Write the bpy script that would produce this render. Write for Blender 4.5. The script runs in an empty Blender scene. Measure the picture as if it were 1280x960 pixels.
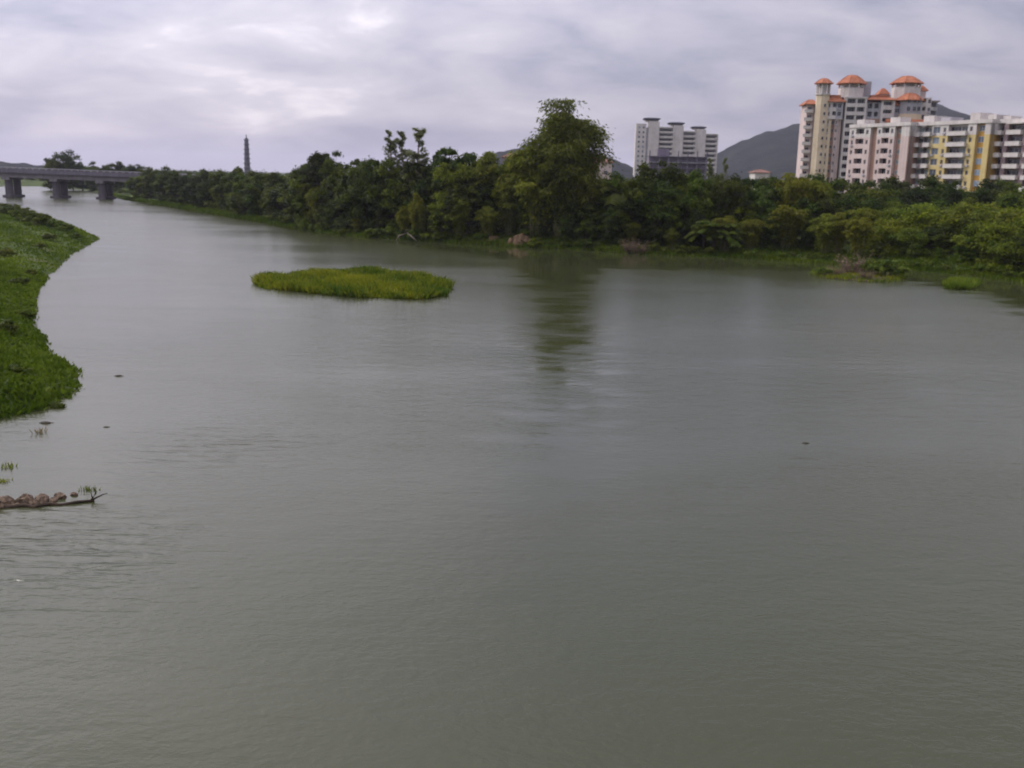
import bpy, math, random
import numpy as np
from mathutils import Vector, Matrix
random.seed(7)
RNG = np.random.default_rng(11)
sc = bpy.context.scene
COL = sc.collection
R = math.radians

# ------------------------------------------------------------------ camera
F_PX = 1230.0            # focal length in pixels of the 1280 x 960 photograph
EYE = 12.0               # eye height above the river, standing on a bridge
PITCH, ROLL = R(11.9), R(1.25)
CAM = Vector((0, 0, EYE))
c_f = Vector((0, math.cos(PITCH), -math.sin(PITCH)))
u0 = Vector((0, math.sin(PITCH), math.cos(PITCH)))
r0 = Vector((1, 0, 0))
c_r = r0*math.cos(ROLL) + u0*math.sin(ROLL)
c_u = u0*math.cos(ROLL) - r0*math.sin(ROLL)
cam = bpy.data.cameras.new('camera')
cam.sensor_width = 36.0
cam.lens = 36.0*F_PX/1280.0
cam.clip_start = 0.5
cam.clip_end = 30000
cam.dof.use_dof = True            # a cheap phone lens focused too near: the far bank is a little soft
cam.dof.focus_distance = 9.0
cam.dof.aperture_fstop = 2.3
cam_ob = bpy.data.objects.new('camera', cam)
COL.objects.link(cam_ob)
m = Matrix((c_r, c_u, -c_f)).transposed().to_4x4()
m.translation = CAM
cam_ob.matrix_world = m
sc.camera = cam_ob

# ------------------------------------------------------------------ sky and sun
SUN_AZ, SUN_EL = R(-62), R(38)    # azimuth from +Y towards +X
world = bpy.data.worlds.new('World'); sc.world = world
world.use_nodes = True
wn, wl = world.node_tree.nodes, world.node_tree.links
wn.clear()
def wnode(t, **k):
    n = wn.new(t)
    for a, b in k.items(): setattr(n, a, b)
    return n
w_out = wnode('ShaderNodeOutputWorld'); w_bg = wnode('ShaderNodeBackground')
w_bg.inputs['Strength'].default_value = 0.1
w_sky = wnode('ShaderNodeTexSky', sky_type='NISHITA', sun_disc=False, sun_elevation=SUN_EL, sun_rotation=SUN_AZ,
              air_density=1.2, dust_density=2.5, ozone_density=1.0)
w_tc = wnode('ShaderNodeTexCoord'); w_sep = wnode('ShaderNodeSeparateXYZ')
wl.new(w_tc.outputs['Generated'], w_sep.inputs[0])
w_max = wnode('ShaderNodeMath', operation='MAXIMUM'); w_max.inputs[1].default_value = 0.0
wl.new(w_sep.outputs['Z'], w_max.inputs[0])
w_add = wnode('ShaderNodeMath', operation='ADD'); w_add.inputs[1].default_value = 0.32
wl.new(w_max.outputs[0], w_add.inputs[0])
w_comb = wnode('ShaderNodeCombineXYZ')
for i, ax in enumerate('XY'):
    d = wnode('ShaderNodeMath', operation='DIVIDE')
    wl.new(w_sep.outputs[ax], d.inputs[0]); wl.new(w_add.outputs[0], d.inputs[1])
    wl.new(d.outputs[0], w_comb.inputs[i])
def wnoise(scale, detail, rough, dist, off, sx=1.0, sy=1.0):
    mp = wnode('ShaderNodeMapping'); mp.inputs['Location'].default_value = off
    mp.inputs['Scale'].default_value = (sx, sy, 1)
    wl.new(w_comb.outputs[0], mp.inputs['Vector'])
    n = wnode('ShaderNodeTexNoise')
    n.inputs['Scale'].default_value = scale; n.inputs['Detail'].default_value = detail
    n.inputs['Roughness'].default_value = rough; n.inputs['Distortion'].default_value = dist
    wl.new(mp.outputs[0], n.inputs['Vector'])
    return n.outputs['Fac']
n1 = wnoise(1.4, 6, 0.5, 0.35, (2.2, 9.1, 0), 0.8, 1.0)
n2 = wnoise(4.8, 7, 0.58, 0.4, (7.7, 4.2, 0), 0.75, 1.0)
mix = wnode('ShaderNodeMath', operation='MULTIPLY_ADD'); mix.inputs[1].default_value = 0.34
wl.new(n2, mix.inputs[0])
sc1 = wnode('ShaderNodeMath', operation='MULTIPLY'); sc1.inputs[1].default_value = 0.66
wl.new(n1, sc1.inputs[0]); wl.new(sc1.outputs[0], mix.inputs[2])
w_ramp = wnode('ShaderNodeValToRGB')
cr = w_ramp.color_ramp
cr.elements[0].position = 0.41; cr.elements[0].color = (0.345, 0.345, 0.47, 1)
cr.elements[1].position = 0.62; cr.elements[1].color = (0.93, 0.87, 0.93, 1)
e = cr.elements.new(0.47); e.color = (0.47, 0.45, 0.565, 1)
e = cr.elements.new(0.56); e.color = (0.64, 0.60, 0.69, 1)
wl.new(mix.outputs[0], w_ramp.inputs[0])
w_mul = wnode('ShaderNodeVectorMath', operation='SCALE'); w_mul.inputs['Scale'].default_value = 8.9
wl.new(w_ramp.outputs[0], w_mul.inputs[0])
w_dot = wnode('ShaderNodeVectorMath', operation='DOT_PRODUCT')            # the overcast is brighter on the side of the hidden sun
w_dot.inputs[1].default_value = (math.sin(SUN_AZ)*math.cos(SUN_EL), math.cos(SUN_AZ)*math.cos(SUN_EL), math.sin(SUN_EL))
wl.new(w_tc.outputs['Generated'], w_dot.inputs[0])
w_d0 = wnode('ShaderNodeMath', operation='MAXIMUM'); w_d0.inputs[1].default_value = 0.0; wl.new(w_dot.outputs['Value'], w_d0.inputs[0])
w_d2 = wnode('ShaderNodeMath', operation='POWER'); w_d2.inputs[1].default_value = 1.6; wl.new(w_d0.outputs[0], w_d2.inputs[0])
w_d3 = wnode('ShaderNodeMath', operation='MULTIPLY_ADD'); w_d3.inputs[1].default_value = 5.8; w_d3.inputs[2].default_value = 5.5; wl.new(w_d2.outputs[0], w_d3.inputs[0])
w_z = wnode('ShaderNodeMath', operation='MULTIPLY_ADD'); w_z.inputs[1].default_value = 1.5; w_z.inputs[2].default_value = 0.92   # an overcast sky brightens towards the zenith
wl.new(w_max.outputs[0], w_z.inputs[0])
w_zz = wnode('ShaderNodeMath', operation='MULTIPLY'); wl.new(w_z.outputs[0], w_zz.inputs[0]); wl.new(w_d3.outputs[0], w_zz.inputs[1])
wl.new(w_zz.outputs[0], w_mul.inputs['Scale'])
w_mix = wnode('ShaderNodeMix', data_type='RGBA'); w_mix.inputs['Factor'].default_value = 0.88
wl.new(w_sky.outputs[0], w_mix.inputs['A']); wl.new(w_mul.outputs[0], w_mix.inputs['B'])
wl.new(w_mix.outputs['Result'], w_bg.inputs['Color'])
wl.new(w_bg.outputs[0], w_out.inputs['Surface'])

sun = bpy.data.lights.new('sun', 'SUN'); sun.energy = 1.4; sun.angle = R(18); sun.color = (1.0, 0.95, 0.88)
sun_ob = bpy.data.objects.new('sun', sun); COL.objects.link(sun_ob)
sd = Vector((math.sin(SUN_AZ)*math.cos(SUN_EL), math.cos(SUN_AZ)*math.cos(SUN_EL), math.sin(SUN_EL)))
sun_ob.rotation_euler = sd.to_track_quat('Z', 'Y').to_euler()
sun_ob.location = (0, 0, 300)

sc.view_settings.view_transform = 'Standard'
sc.view_settings.look = 'None'
sc.view_settings.exposure = 0.58
sc.view_settings.gamma = 1.0
sc.cycles.use_denoising = True
sc.cycles.max_bounces = 6
sc.cycles.diffuse_bounces = 2
sc.cycles.glossy_bounces = 2
sc.cycles.transmission_bounces = 3
sc.cycles.volume_bounces = 0
sc.cycles.transparent_max_bounces = 4

# ------------------------------------------------------------------ pixel to place
def ray(px, py):
    return c_f*F_PX + c_r*(px-640) - c_u*(py-480)
def on_level(px, py, z=0.0):                 # where the sight line meets the level z
    d = ray(px, py); t = (z-EYE)/d.z
    return CAM + d*t
def at_depth(px, py, Y):                     # where it meets the upright plane at distance Y
    d = ray(px, py); return CAM + d*(Y/d.y)

# ------------------------------------------------------------------ helpers
def tag(o, label=None, cat=None, group=None, kind=None):
    if label: o['label'] = label
    if cat: o['category'] = cat
    if group: o['group'] = group
    if kind: o['kind'] = kind
    return o
def empty(name, loc=(0, 0, 0), rz=0.0):
    o = bpy.data.objects.new(name, None); COL.objects.link(o)
    o.location = loc; o.rotation_euler = (0, 0, rz); o.empty_display_size = 0.5
    return o
def link(name, me, parent=None, loc=None):
    o = bpy.data.objects.new(name, me); COL.objects.link(o)
    if parent: o.parent = parent
    if loc is not None: o.location = loc
    return o
def mesh_np(name, V, Fc, mats, lv=None, smooth=False):
    me = bpy.data.meshes.new(name)
    V = np.asarray(V, dtype=np.float32)
    if isinstance(Fc, np.ndarray):
        n, k = Fc.shape
        me.vertices.add(len(V)); me.vertices.foreach_set('co', V.ravel())
        me.loops.add(n*k); me.loops.foreach_set('vertex_index', Fc.astype(np.int32).ravel())
        me.polygons.add(n)
        me.polygons.foreach_set('loop_start', np.arange(0, n*k, k, dtype=np.int32))
        me.polygons.foreach_set('loop_total', np.full(n, k, dtype=np.int32))
        me.update(calc_edges=True); me.validate()
    else:
        me.from_pydata([tuple(v) for v in V], [], Fc); me.update()
    for mt in (mats if isinstance(mats, (list, tuple)) else [mats]): me.materials.append(mt)
    if lv is not None:
        at = me.attributes.new('lv', 'FLOAT', 'FACE'); at.data.foreach_set('value', np.asarray(lv, dtype=np.float32))
    if smooth:
        me.polygons.foreach_set('use_smooth', np.ones(len(me.polygons), dtype=bool))
    return me
class MB:
    def __init__(s): s.v = []; s.f = []
    def box(s, x0, x1, y0, y1, z0, z1):
        b = len(s.v)
        s.v += [(x0,y0,z0),(x1,y0,z0),(x1,y1,z0),(x0,y1,z0),(x0,y0,z1),(x1,y0,z1),(x1,y1,z1),(x0,y1,z1)]
        s.f += [(b,b+3,b+2,b+1),(b+4,b+5,b+6,b+7),(b,b+1,b+5,b+4),(b+1,b+2,b+6,b+5),(b+2,b+3,b+7,b+6),(b+3,b,b+4,b+7)]
        return s
    def lathe(s, cx, cy, prof, n=8, a0=0.0, sx=1.0, sy=1.0):
        b = len(s.v)
        for r, z in prof:
            for k in range(n):
                a = a0 + 2*math.pi*k/n
                s.v.append((cx+r*sx*math.cos(a), cy+r*sy*math.sin(a), z))
        for j in range(len(prof)-1):
            for k in range(n):
                k2 = (k+1) % n
                s.f.append((b+j*n+k, b+j*n+k2, b+(j+1)*n+k2, b+(j+1)*n+k))
        s.f.append(tuple(b+k for k in reversed(range(n))))
        t = b+(len(prof)-1)*n
        s.f.append(tuple(t+k for k in range(n)))
        return s
    def tube(s, pts, rad, n=6):
        b = len(s.v); P = [Vector(p) for p in pts]
        for i, p in enumerate(P):
            d = (P[min(i+1, len(P)-1)] - P[max(i-1, 0)])
            d = d.normalized() if d.length > 1e-6 else Vector((0, 0, 1))
            a = d.orthogonal().normalized() if abs(d.z) < .95 else Vector((1, 0, 0)).cross(d).normalized()
            c = d.cross(a)
            for k in range(n):
                t = 2*math.pi*k/n
                s.v.append(tuple(p + (a*math.cos(t) + c*math.sin(t))*rad[i]))
        for i in range(len(P)-1):
            for k in range(n):
                k2 = (k+1) % n
                s.f.append((b+i*n+k, b+i*n+k2, b+(i+1)*n+k2, b+(i+1)*n+k))
        s.f.append(tuple(b+k for k in reversed(range(n)))); t = b+(len(P)-1)*n
        s.f.append(tuple(t+k for k in range(n)))
        return s
    def mesh(s, name, mat, smooth=False): return mesh_np(name, s.v, list(s.f), mat, smooth=smooth)
    def build(s, name, mat, parent=None, loc=None, smooth=False): return link(name, s.mesh(name, mat, smooth), parent, loc)

# ------------------------------------------------------------------ materials
def new_mat(name):
    mt = bpy.data.materials.new(name); mt.use_nodes = True
    nt = mt.node_tree; nt.nodes.clear()
    out = nt.nodes.new('ShaderNodeOutputMaterial')
    return mt, nt, out
def mnoise(nt, vec, scale, detail=4, rough=0.55, dist=0.0):
    n = nt.nodes.new('ShaderNodeTexNoise'); n.inputs['Scale'].default_value = scale
    n.inputs['Detail'].default_value = detail; n.inputs['Roughness'].default_value = rough
    n.inputs['Distortion'].default_value = dist
    if vec is not None: nt.links.new(vec, n.inputs['Vector'])
    return n.outputs['Fac']
def mramp(nt, fac, stops):
    r = nt.nodes.new('ShaderNodeValToRGB'); c = r.color_ramp
    c.elements[0].position, c.elements[0].color = stops[0][0], (*stops[0][1], 1)
    c.elements[1].position, c.elements[1].color = stops[-1][0], (*stops[-1][1], 1)
    for p, col in stops[1:-1]:
        e = c.elements.new(p); e.color = (*col, 1)
    nt.links.new(fac, r.inputs[0]); return r.outputs[0]
def mmath(nt, op, a, b=None):
    n = nt.nodes.new('ShaderNodeMath'); n.operation = op
    for i, v in enumerate((a, b)):
        if v is None: continue
        if isinstance(v, (int, float)): n.inputs[i].default_value = v
        else: nt.links.new(v, n.inputs[i])
    return n.outputs[0]
def mmap(nt, sx, sy, sz, rz=0.0, loc=(0, 0, 0), kind='Object'):
    tc = nt.nodes.new('ShaderNodeTexCoord'); mp = nt.nodes.new('ShaderNodeMapping')
    mp.inputs['Scale'].default_value = (sx, sy, sz); mp.inputs['Rotation'].default_value = (0, 0, rz)
    mp.inputs['Location'].default_value = loc
    nt.links.new(tc.outputs[kind], mp.inputs['Vector']); return mp.outputs[0]
def mmix(nt, fac, a, b, mode='MIX'):
    n = nt.nodes.new('ShaderNodeMix'); n.data_type = 'RGBA'; n.blend_type = mode
    for key, v in (('Factor', fac), ('A', a), ('B', b)):
        s = [i for i in n.inputs if i.name == key and (i.type == ('VALUE' if key == 'Factor' else 'RGBA'))][0]
        if isinstance(v, (int, float)): s.default_value = v
        elif isinstance(v, tuple): s.default_value = (*v, 1)
        else: nt.links.new(v, s)
    return [o for o in n.outputs if o.type == 'RGBA'][0]
def principled(nt, out, rough=0.8, spec=0.3):
    p = nt.nodes.new('ShaderNodeBsdfPrincipled')
    p.inputs['Roughness'].default_value = rough; p.inputs['Specular IOR Level'].default_value = spec
    nt.links.new(p.outputs[0], out.inputs['Surface']); return p

def leaf_mat(name, ca, cb, transl=0.3, hue=0.02, val=0.35):
    mt, nt, out = new_mat(name)
    at = nt.nodes.new('ShaderNodeAttribute'); at.attribute_name = 'lv'
    col = mramp(nt, at.outputs['Fac'], [(0.0, ca), (1.0, cb)])
    oi = nt.nodes.new('ShaderNodeObjectInfo')
    h = nt.nodes.new('ShaderNodeHueSaturation')
    nt.links.new(mmath(nt, 'MULTIPLY_ADD', oi.outputs['Random'], hue*2), h.inputs['Hue'])
    h.inputs['Hue'].links[0].from_node.inputs[2].default_value = 0.5-hue
    wn_ = nt.nodes.new('ShaderNodeTexWhiteNoise'); wn_.noise_dimensions = '1D'
    nt.links.new(oi.outputs['Random'], wn_.inputs['W'])
    vv = mmath(nt, 'MULTIPLY_ADD', wn_.outputs['Value'], val*2); vv.node.inputs[2].default_value = 1-val
    nt.links.new(vv, h.inputs['Value']); nt.links.new(col, h.inputs['Color'])
    p = nt.nodes.new('ShaderNodeBsdfPrincipled'); p.inputs['Roughness'].default_value = 0.55
    p.inputs['Specular IOR Level'].default_value = 0.08
    t = nt.nodes.new('ShaderNodeBsdfTranslucent'); mx = nt.nodes.new('ShaderNodeMixShader')
    mx.inputs[0].default_value = transl
    nt.links.new(h.outputs[0], p.inputs['Base Color'])
    nt.links.new(mmix(nt, 1.0, h.outputs[0], (1.1, 1.25, 0.6), 'MULTIPLY'), t.inputs['Color'])
    nt.links.new(p.outputs[0], mx.inputs[1]); nt.links.new(t.outputs[0], mx.inputs[2])
    nt.links.new(mx.outputs[0], out.inputs['Surface'])
    return mt
def plain_mat(name, ca, cb, scale=1.0, rough=0.85, streak=True, spec=0.25, bump=0.0):
    """painted or bare surface: two tones of dirt in patches and rain streaks"""
    mt, nt, out = new_mat(name)
    p = principled(nt, out, rough, spec)
    a = mnoise(nt, mmap(nt, 1, 1, 1), 0.35*scale, 5, 0.6)
    f = a
    if streak:
        b = mnoise(nt, mmap(nt, 1.6, 1.6, 0.09), 1.2*scale, 4, 0.6)
        f = mmath(nt, 'ADD', mmath(nt, 'MULTIPLY', a, 0.5), mmath(nt, 'MULTIPLY', b, 0.5))
    nt.links.new(mramp(nt, f, [(0.34, ca), (0.62, cb)]), p.inputs['Base Color'])
    if bump:
        bn = nt.nodes.new('ShaderNodeBump'); bn.inputs['Distance'].default_value = bump
        nt.links.new(mnoise(nt, mmap(nt, 1, 1, 1), 6*scale, 4, 0.6), bn.inputs['Height'])
        nt.links.new(bn.outputs[0], p.inputs['Normal'])
    return mt
def glass_mat(name, col, rough=0.12):
    mt, nt, out = new_mat(name)
    p = principled(nt, out, rough, 0.6)
    oi = nt.nodes.new('ShaderNodeObjectInfo')
    nt.links.new(mramp(nt, oi.outputs['Random'], [(0.0, tuple(c*0.45 for c in col)), (0.6, col), (1.0, tuple(min(1, c*2.2) for c in col))]), p.inputs['Base Color'])
    return mt

M = {}
M['leaf_dark'] = leaf_mat('leaf_dark', (0.015, 0.028, 0.003), (0.068, 0.092, 0.006))
M['leaf_mid'] = leaf_mat('leaf_mid', (0.024, 0.042, 0.003), (0.110, 0.136, 0.007))
M['leaf_bright'] = leaf_mat('leaf_bright', (0.055, 0.085, 0.004), (0.180, 0.200, 0.009), 0.35, 0.015, 0.2)
M['leaf_bamboo'] = leaf_mat('leaf_bamboo', (0.060, 0.074, 0.006), (0.200, 0.205, 0.024), 0.35, 0.015, 0.22)
M['leaf_sparse'] = leaf_mat('leaf_sparse', (0.10, 0.12, 0.045), (0.24, 0.25, 0.11), 0.3, 0.01, 0.2)
M['leaf_shrub'] = leaf_mat('leaf_shrub', (0.032, 0.052, 0.004), (0.110, 0.135, 0.008), 0.3, 0.02, 0.3)
M['leaf_weed'] = leaf_mat('leaf_weed', (0.046, 0.078, 0.006), (0.155, 0.200, 0.022), 0.3, 0.0, 0.0)
M['leaf_island'] = leaf_mat('leaf_island', (0.045, 0.088, 0.008), (0.245, 0.240, 0.018), 0.3, 0.0, 0.0)
M['leaf_far'] = leaf_mat('leaf_far', (0.022, 0.038, 0.008), (0.065, 0.090, 0.016), 0.25, 0.0, 0.0)
M['leaf_dry'] = leaf_mat('leaf_dry', (0.10, 0.075, 0.045), (0.26, 0.20, 0.115), 0.2, 0.0, 0.1)
M['bark'] = plain_mat('bark', (0.06, 0.048, 0.036), (0.14, 0.115, 0.09), 4, 0.9, True, 0.1, 0.02)
M['bark_pale'] = plain_mat('bark_pale', (0.13, 0.11, 0.085), (0.26, 0.22, 0.18), 4, 0.9, True, 0.1, 0.02)
M['culm'] = plain_mat('culm', (0.10, 0.11, 0.04), (0.20, 0.19, 0.08), 3, 0.6, True, 0.3)
M['twig'] = plain_mat('twig', (0.10, 0.065, 0.05), (0.20, 0.14, 0.115), 5, 0.9, False, 0.1)
M['rock'] = plain_mat('rock', (0.030, 0.020, 0.014), (0.26, 0.185, 0.12), 9, 0.85, False, 0.3, 0.03)
M['mud'] = plain_mat('mud', (0.022, 0.016, 0.012), (0.070, 0.050, 0.034), 7, 0.85, False, 0.15, 0.02)
M['soil_red'] = plain_mat('soil_red', (0.085, 0.058, 0.032), (0.17, 0.115, 0.068), 3, 0.95, True, 0.1, 0.05)
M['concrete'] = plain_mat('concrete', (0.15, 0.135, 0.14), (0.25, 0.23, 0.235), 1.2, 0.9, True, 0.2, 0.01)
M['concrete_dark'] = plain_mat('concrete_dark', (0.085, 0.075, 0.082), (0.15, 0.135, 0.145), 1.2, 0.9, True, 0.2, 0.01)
M['parapet'] = plain_mat('parapet', (0.125, 0.112, 0.135), (0.195, 0.178, 0.205), 0.8, 0.8, True)
M['rail'] = plain_mat('rail', (0.30, 0.28, 0.31), (0.42, 0.40, 0.42), 1, 0.7, True)
M['white_paint'] = plain_mat('white_paint', (0.45, 0.41, 0.38), (0.65, 0.61, 0.57), 0.9, 0.8)
M['pink_paint'] = plain_mat('pink_paint', (0.47, 0.37, 0.34), (0.62, 0.51, 0.47), 0.9, 0.8)
M['brown_paint'] = plain_mat('brown_paint', (0.27, 0.16, 0.115), (0.38, 0.24, 0.18), 0.9, 0.85)
M['cream_paint'] = plain_mat('cream_paint', (0.52, 0.42, 0.28), (0.70, 0.59, 0.42), 0.9, 0.8)
M['yellow_paint'] = plain_mat('yellow_paint', (0.48, 0.37, 0.15), (0.62, 0.50, 0.24), 0.9, 0.8)
M['orange_paint'] = plain_mat('orange_paint', (0.36, 0.20, 0.035), (0.48, 0.28, 0.06), 0.9, 0.8)
M['mauve_paint'] = plain_mat('mauve_paint', (0.24, 0.175, 0.175), (0.36, 0.275, 0.27), 0.9, 0.85)
M['grey_paint'] = plain_mat('grey_paint', (0.30, 0.29, 0.31), (0.42, 0.41, 0.43), 0.9, 0.85)
M['purple_grey'] = plain_mat('purple_grey', (0.13, 0.11, 0.15), (0.22, 0.19, 0.235), 0.6, 0.9)
M['roof_tile'] = plain_mat('roof_tile', (0.30, 0.105, 0.052), (0.42, 0.165, 0.085), 2.0, 0.8, False, 0.2, 0.03)
M['roof_dull'] = plain_mat('roof_dull', (0.16, 0.085, 0.065), (0.25, 0.14, 0.11), 2.0, 0.85, False)
M['roof_dark'] = plain_mat('roof_dark', (0.04, 0.042, 0.055), (0.08, 0.082, 0.10), 1, 0.7, False)
M['pagoda_wall'] = plain_mat('pagoda_wall', (0.10, 0.095, 0.115), (0.17, 0.16, 0.185), 1, 0.9)
M['pagoda_roof'] = plain_mat('pagoda_roof', (0.045, 0.045, 0.055), (0.085, 0.085, 0.10), 1, 0.8)
M['frame'] = plain_mat('frame', (0.40, 0.39, 0.40), (0.55, 0.54, 0.55), 2, 0.5, False, 0.4)
M['pane_dark'] = glass_mat('pane_dark', (0.028, 0.028, 0.035))
M['pane_green'] = glass_mat('pane_green', (0.14, 0.19, 0.18), 0.2)
M['pane_blue'] = glass_mat('pane_blue', (0.13, 0.165, 0.20), 0.2)
M['debris'] = plain_mat('debris', (0.02, 0.017, 0.012), (0.055, 0.045, 0.03), 8, 0.8, False)

# ground: dark grassy soil with bare earth in patches
mt, nt, out = new_mat('ground'); p = principled(nt, out, 0.95, 0.1)
v = mmap(nt, 1, 1, 1)
g = mramp(nt, mnoise(nt, v, 0.12, 6, 0.6), [(0.32, (0.030, 0.042, 0.014)), (0.52, (0.058, 0.085, 0.020)), (0.72, (0.090, 0.092, 0.035))])
nt.links.new(g, p.inputs['Base Color'])
bn = nt.nodes.new('ShaderNodeBump'); bn.inputs['Distance'].default_value = 0.15
nt.links.new(mnoise(nt, v, 1.6, 5, 0.65), bn.inputs['Height']); nt.links.new(bn.outputs[0], p.inputs['Normal'])
M['ground'] = mt
# hill: forest seen from kilometres away
mt, nt, out = new_mat('hill'); p = principled(nt, out, 1.0, 0.0)
v = mmap(nt, 1, 1, 1)
g = mramp(nt, mnoise(nt, v, 0.012, 8, 0.65), [(0.35, (0.009, 0.013, 0.012)), (0.6, (0.022, 0.028, 0.022)), (0.72, (0.045, 0.042, 0.034))])
nt.links.new(g, p.inputs['Base Color'])
bn = nt.nodes.new('ShaderNodeBump'); bn.inputs['Distance'].default_value = 12
nt.links.new(mnoise(nt, v, 0.05, 5, 0.65), bn.inputs['Height']); nt.links.new(bn.outputs[0], p.inputs['Normal'])
M['hill'] = mt

# water: murky green-grey river with small wind ripples, calmer and rougher patches
RIFFLE = on_level(60, 690); RIFFLE2 = on_level(270, 560)
mt, nt, out = new_mat('river_water'); p = principled(nt, out, 0.1, 0.5)
p.inputs['IOR'].default_value = 1.40
v = mmap(nt, 1, 1, 1)
base = mramp(nt, mnoise(nt, mmap(nt, 0.6, 1.0, 1), 0.035, 4, 0.5, 0.6), [(0.3, (0.035, 0.042, 0.015)), (0.7, (0.049, 0.053, 0.023))])
nt.links.new(base, p.inputs['Base Color'])
patch = mramp(nt, mnoise(nt, mmap(nt, 0.45, 1.0, 1, R(20)), 0.055, 4, 0.55, 0.8), [(0.36, (0.45,)*3), (0.60, (1.0,)*3)])
cal = nt.nodes.new('ShaderNodeAttribute'); cal.attribute_name = 'calm'      # sheltered water under the wooded bank
cn = mmath(nt, 'ADD', cal.outputs['Fac'], mmath(nt, 'MULTIPLY', mmath(nt, 'SUBTRACT', mnoise(nt, mmap(nt, 0.5, 1.0, 1), 0.35, 4, 0.6), 0.5), 0.8))
cr_ = nt.nodes.new('ShaderNodeMapRange'); cr_.interpolation_type = 'SMOOTHSTEP'
cr_.inputs['From Min'].default_value = 0.35; cr_.inputs['From Max'].default_value = 0.65
nt.links.new(cn, cr_.inputs['Value']); calm = cr_.outputs[0]
wind = mmath(nt, 'SUBTRACT', 1.0, calm)
rgh = mmath(nt, 'ADD', mmath(nt, 'MULTIPLY', wind, mmath(nt, 'MULTIPLY_ADD', patch, 0.09)), 0.06)
rgh.node.inputs[0].links[0].from_node.inputs[1].links[0].from_node.inputs[2].default_value = 0.08
nt.links.new(rgh, p.inputs['Roughness'])
def spot(c, rx, ry):
    mp = mmap(nt, 1/rx, 1/ry, 1, 0, (-c.x/rx, -c.y/ry, 0))
    ln = nt.nodes.new('ShaderNodeVectorMath'); ln.operation = 'LENGTH'; nt.links.new(mp, ln.inputs[0])
    mr = nt.nodes.new('ShaderNodeMapRange'); mr.interpolation_type = 'SMOOTHSTEP'
    mr.inputs['From Min'].default_value = 0.0; mr.inputs['From Max'].default_value = 1.0
    mr.inputs['To Min'].default_value = 1.0; mr.inputs['To Max'].default_value = 0.0
    nt.links.new(ln.outputs['Value'], mr.inputs['Value']); return mr.outputs[0]
rif = mmath(nt, 'ADD', spot(RIFFLE, 9, 8), mmath(nt, 'MULTIPLY', spot(RIFFLE2, 7, 9), 0.7))
h1 = mmath(nt, 'MULTIPLY', mmath(nt, 'SUBTRACT', mnoise(nt, mmap(nt, 1.0, 1.5, 1, R(12)), 2.6, 3, 0.6, 0.3), 0.5), 0.032)
h2 = mmath(nt, 'MULTIPLY', mmath(nt, 'SUBTRACT', mnoise(nt, mmap(nt, 0.7, 1.4, 1, R(-10)), 0.75, 3, 0.55, 0.3), 0.5), 0.055)
h3 = mmath(nt, 'MULTIPLY', mmath(nt, 'SUBTRACT', mnoise(nt, mmap(nt, 0.5, 1.2, 1, R(6)), 0.16, 2, 0.5), 0.5), 0.022)
h12 = mmath(nt, 'MULTIPLY', mmath(nt, 'ADD', h1, h2), mmath(nt, 'MULTIPLY', patch, mmath(nt, 'ADD', mmath(nt, 'MULTIPLY', wind, 0.92), 0.08)))
h4 = mmath(nt, 'MULTIPLY', mmath(nt, 'MULTIPLY', mmath(nt, 'SUBTRACT', mnoise(nt, mmap(nt, 0.45, 1.5, 1, R(14)), 1.1, 3, 0.5, 0.5), 0.5), 0.20), rif)
hs = mmath(nt, 'ADD', mmath(nt, 'ADD', h12, h3), h4)
bn = nt.nodes.new('ShaderNodeBump'); bn.inputs['Strength'].default_value = 1.0; bn.inputs['Distance'].default_value = 1.0
nt.links.new(hs, bn.inputs['Height']); nt.links.new(bn.outputs[0], p.inputs['Normal'])
M['water'] = mt

# ------------------------------------------------------------------ terrain
def G2(px, py): q = on_level(px, py); return (q.x, q.y)
FAR_SHORE_PX = [(1750, 470), (1500, 398), (1380, 366), (1280, 351), (1200, 342), (1100, 334), (1000, 326), (900, 321), (800, 317), (720, 312),
                (640, 308), (520, 301), (450, 296), (400, 290), (350, 281), (260, 266), (165, 250.5), (135, 243), (100, 237), (60, 231), (20, 227.5)]
bank_far = [G2(*q) for q in FAR_SHORE_PX] + [(-700, 1300), (-700, 9000), (9000, 9000), (9000, 60)]
bank_near = [G2(*q) for q in [(-420, 640), (-150, 560), (0, 524), (55, 509), (100, 487), (95, 462), (58, 438), (46, 412), (39, 372), (58, 347), (92, 316), (124, 298.5),
                              (92, 283), (50, 269), (0, 259), (-120, 252)]] + [(-330, 330), (-420, 200), (-9000, 150), (-9000, -300), (-120, -300), (-60, 5)]
bank_up = [G2(*q) for q in [(-30, 240), (2, 233), (8, 229), (0, 226.5)]] + [(-720, 1300), (-720, 9000), (-9000, 9000), (-9000, 160), (-420, 260), (-300, 350)]
def sdf(P, poly):
    P = np.asarray(P, dtype=float); A = np.array(poly); B = np.roll(A, -1, axis=0)
    best = np.full(len(P), 1e18); ins = np.zeros(len(P), dtype=bool)
    for a, b in zip(A, B):
        ab = b-a; t = np.clip(((P-a)@ab)/max(ab@ab, 1e-9), 0, 1)
        d = P-(a+t[:, None]*ab); best = np.minimum(best, (d*d).sum(1))
        c = (a[1] > P[:, 1]) != (b[1] > P[:, 1])
        with np.errstate(divide='ignore', invalid='ignore'):
            xi = a[0]+(P[:, 1]-a[1])*(b[0]-a[0])/(b[1]-a[1])
        ins ^= c & (P[:, 0] < xi)
    d = np.sqrt(best); return np.where(ins, d, -d)
def wob(x, y): return np.sin(x*.21+1.3)*np.cos(y*.17)+.5*np.sin(x*.53+y*.41)+.35*np.sin(x*1.1-y*.9)
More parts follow.
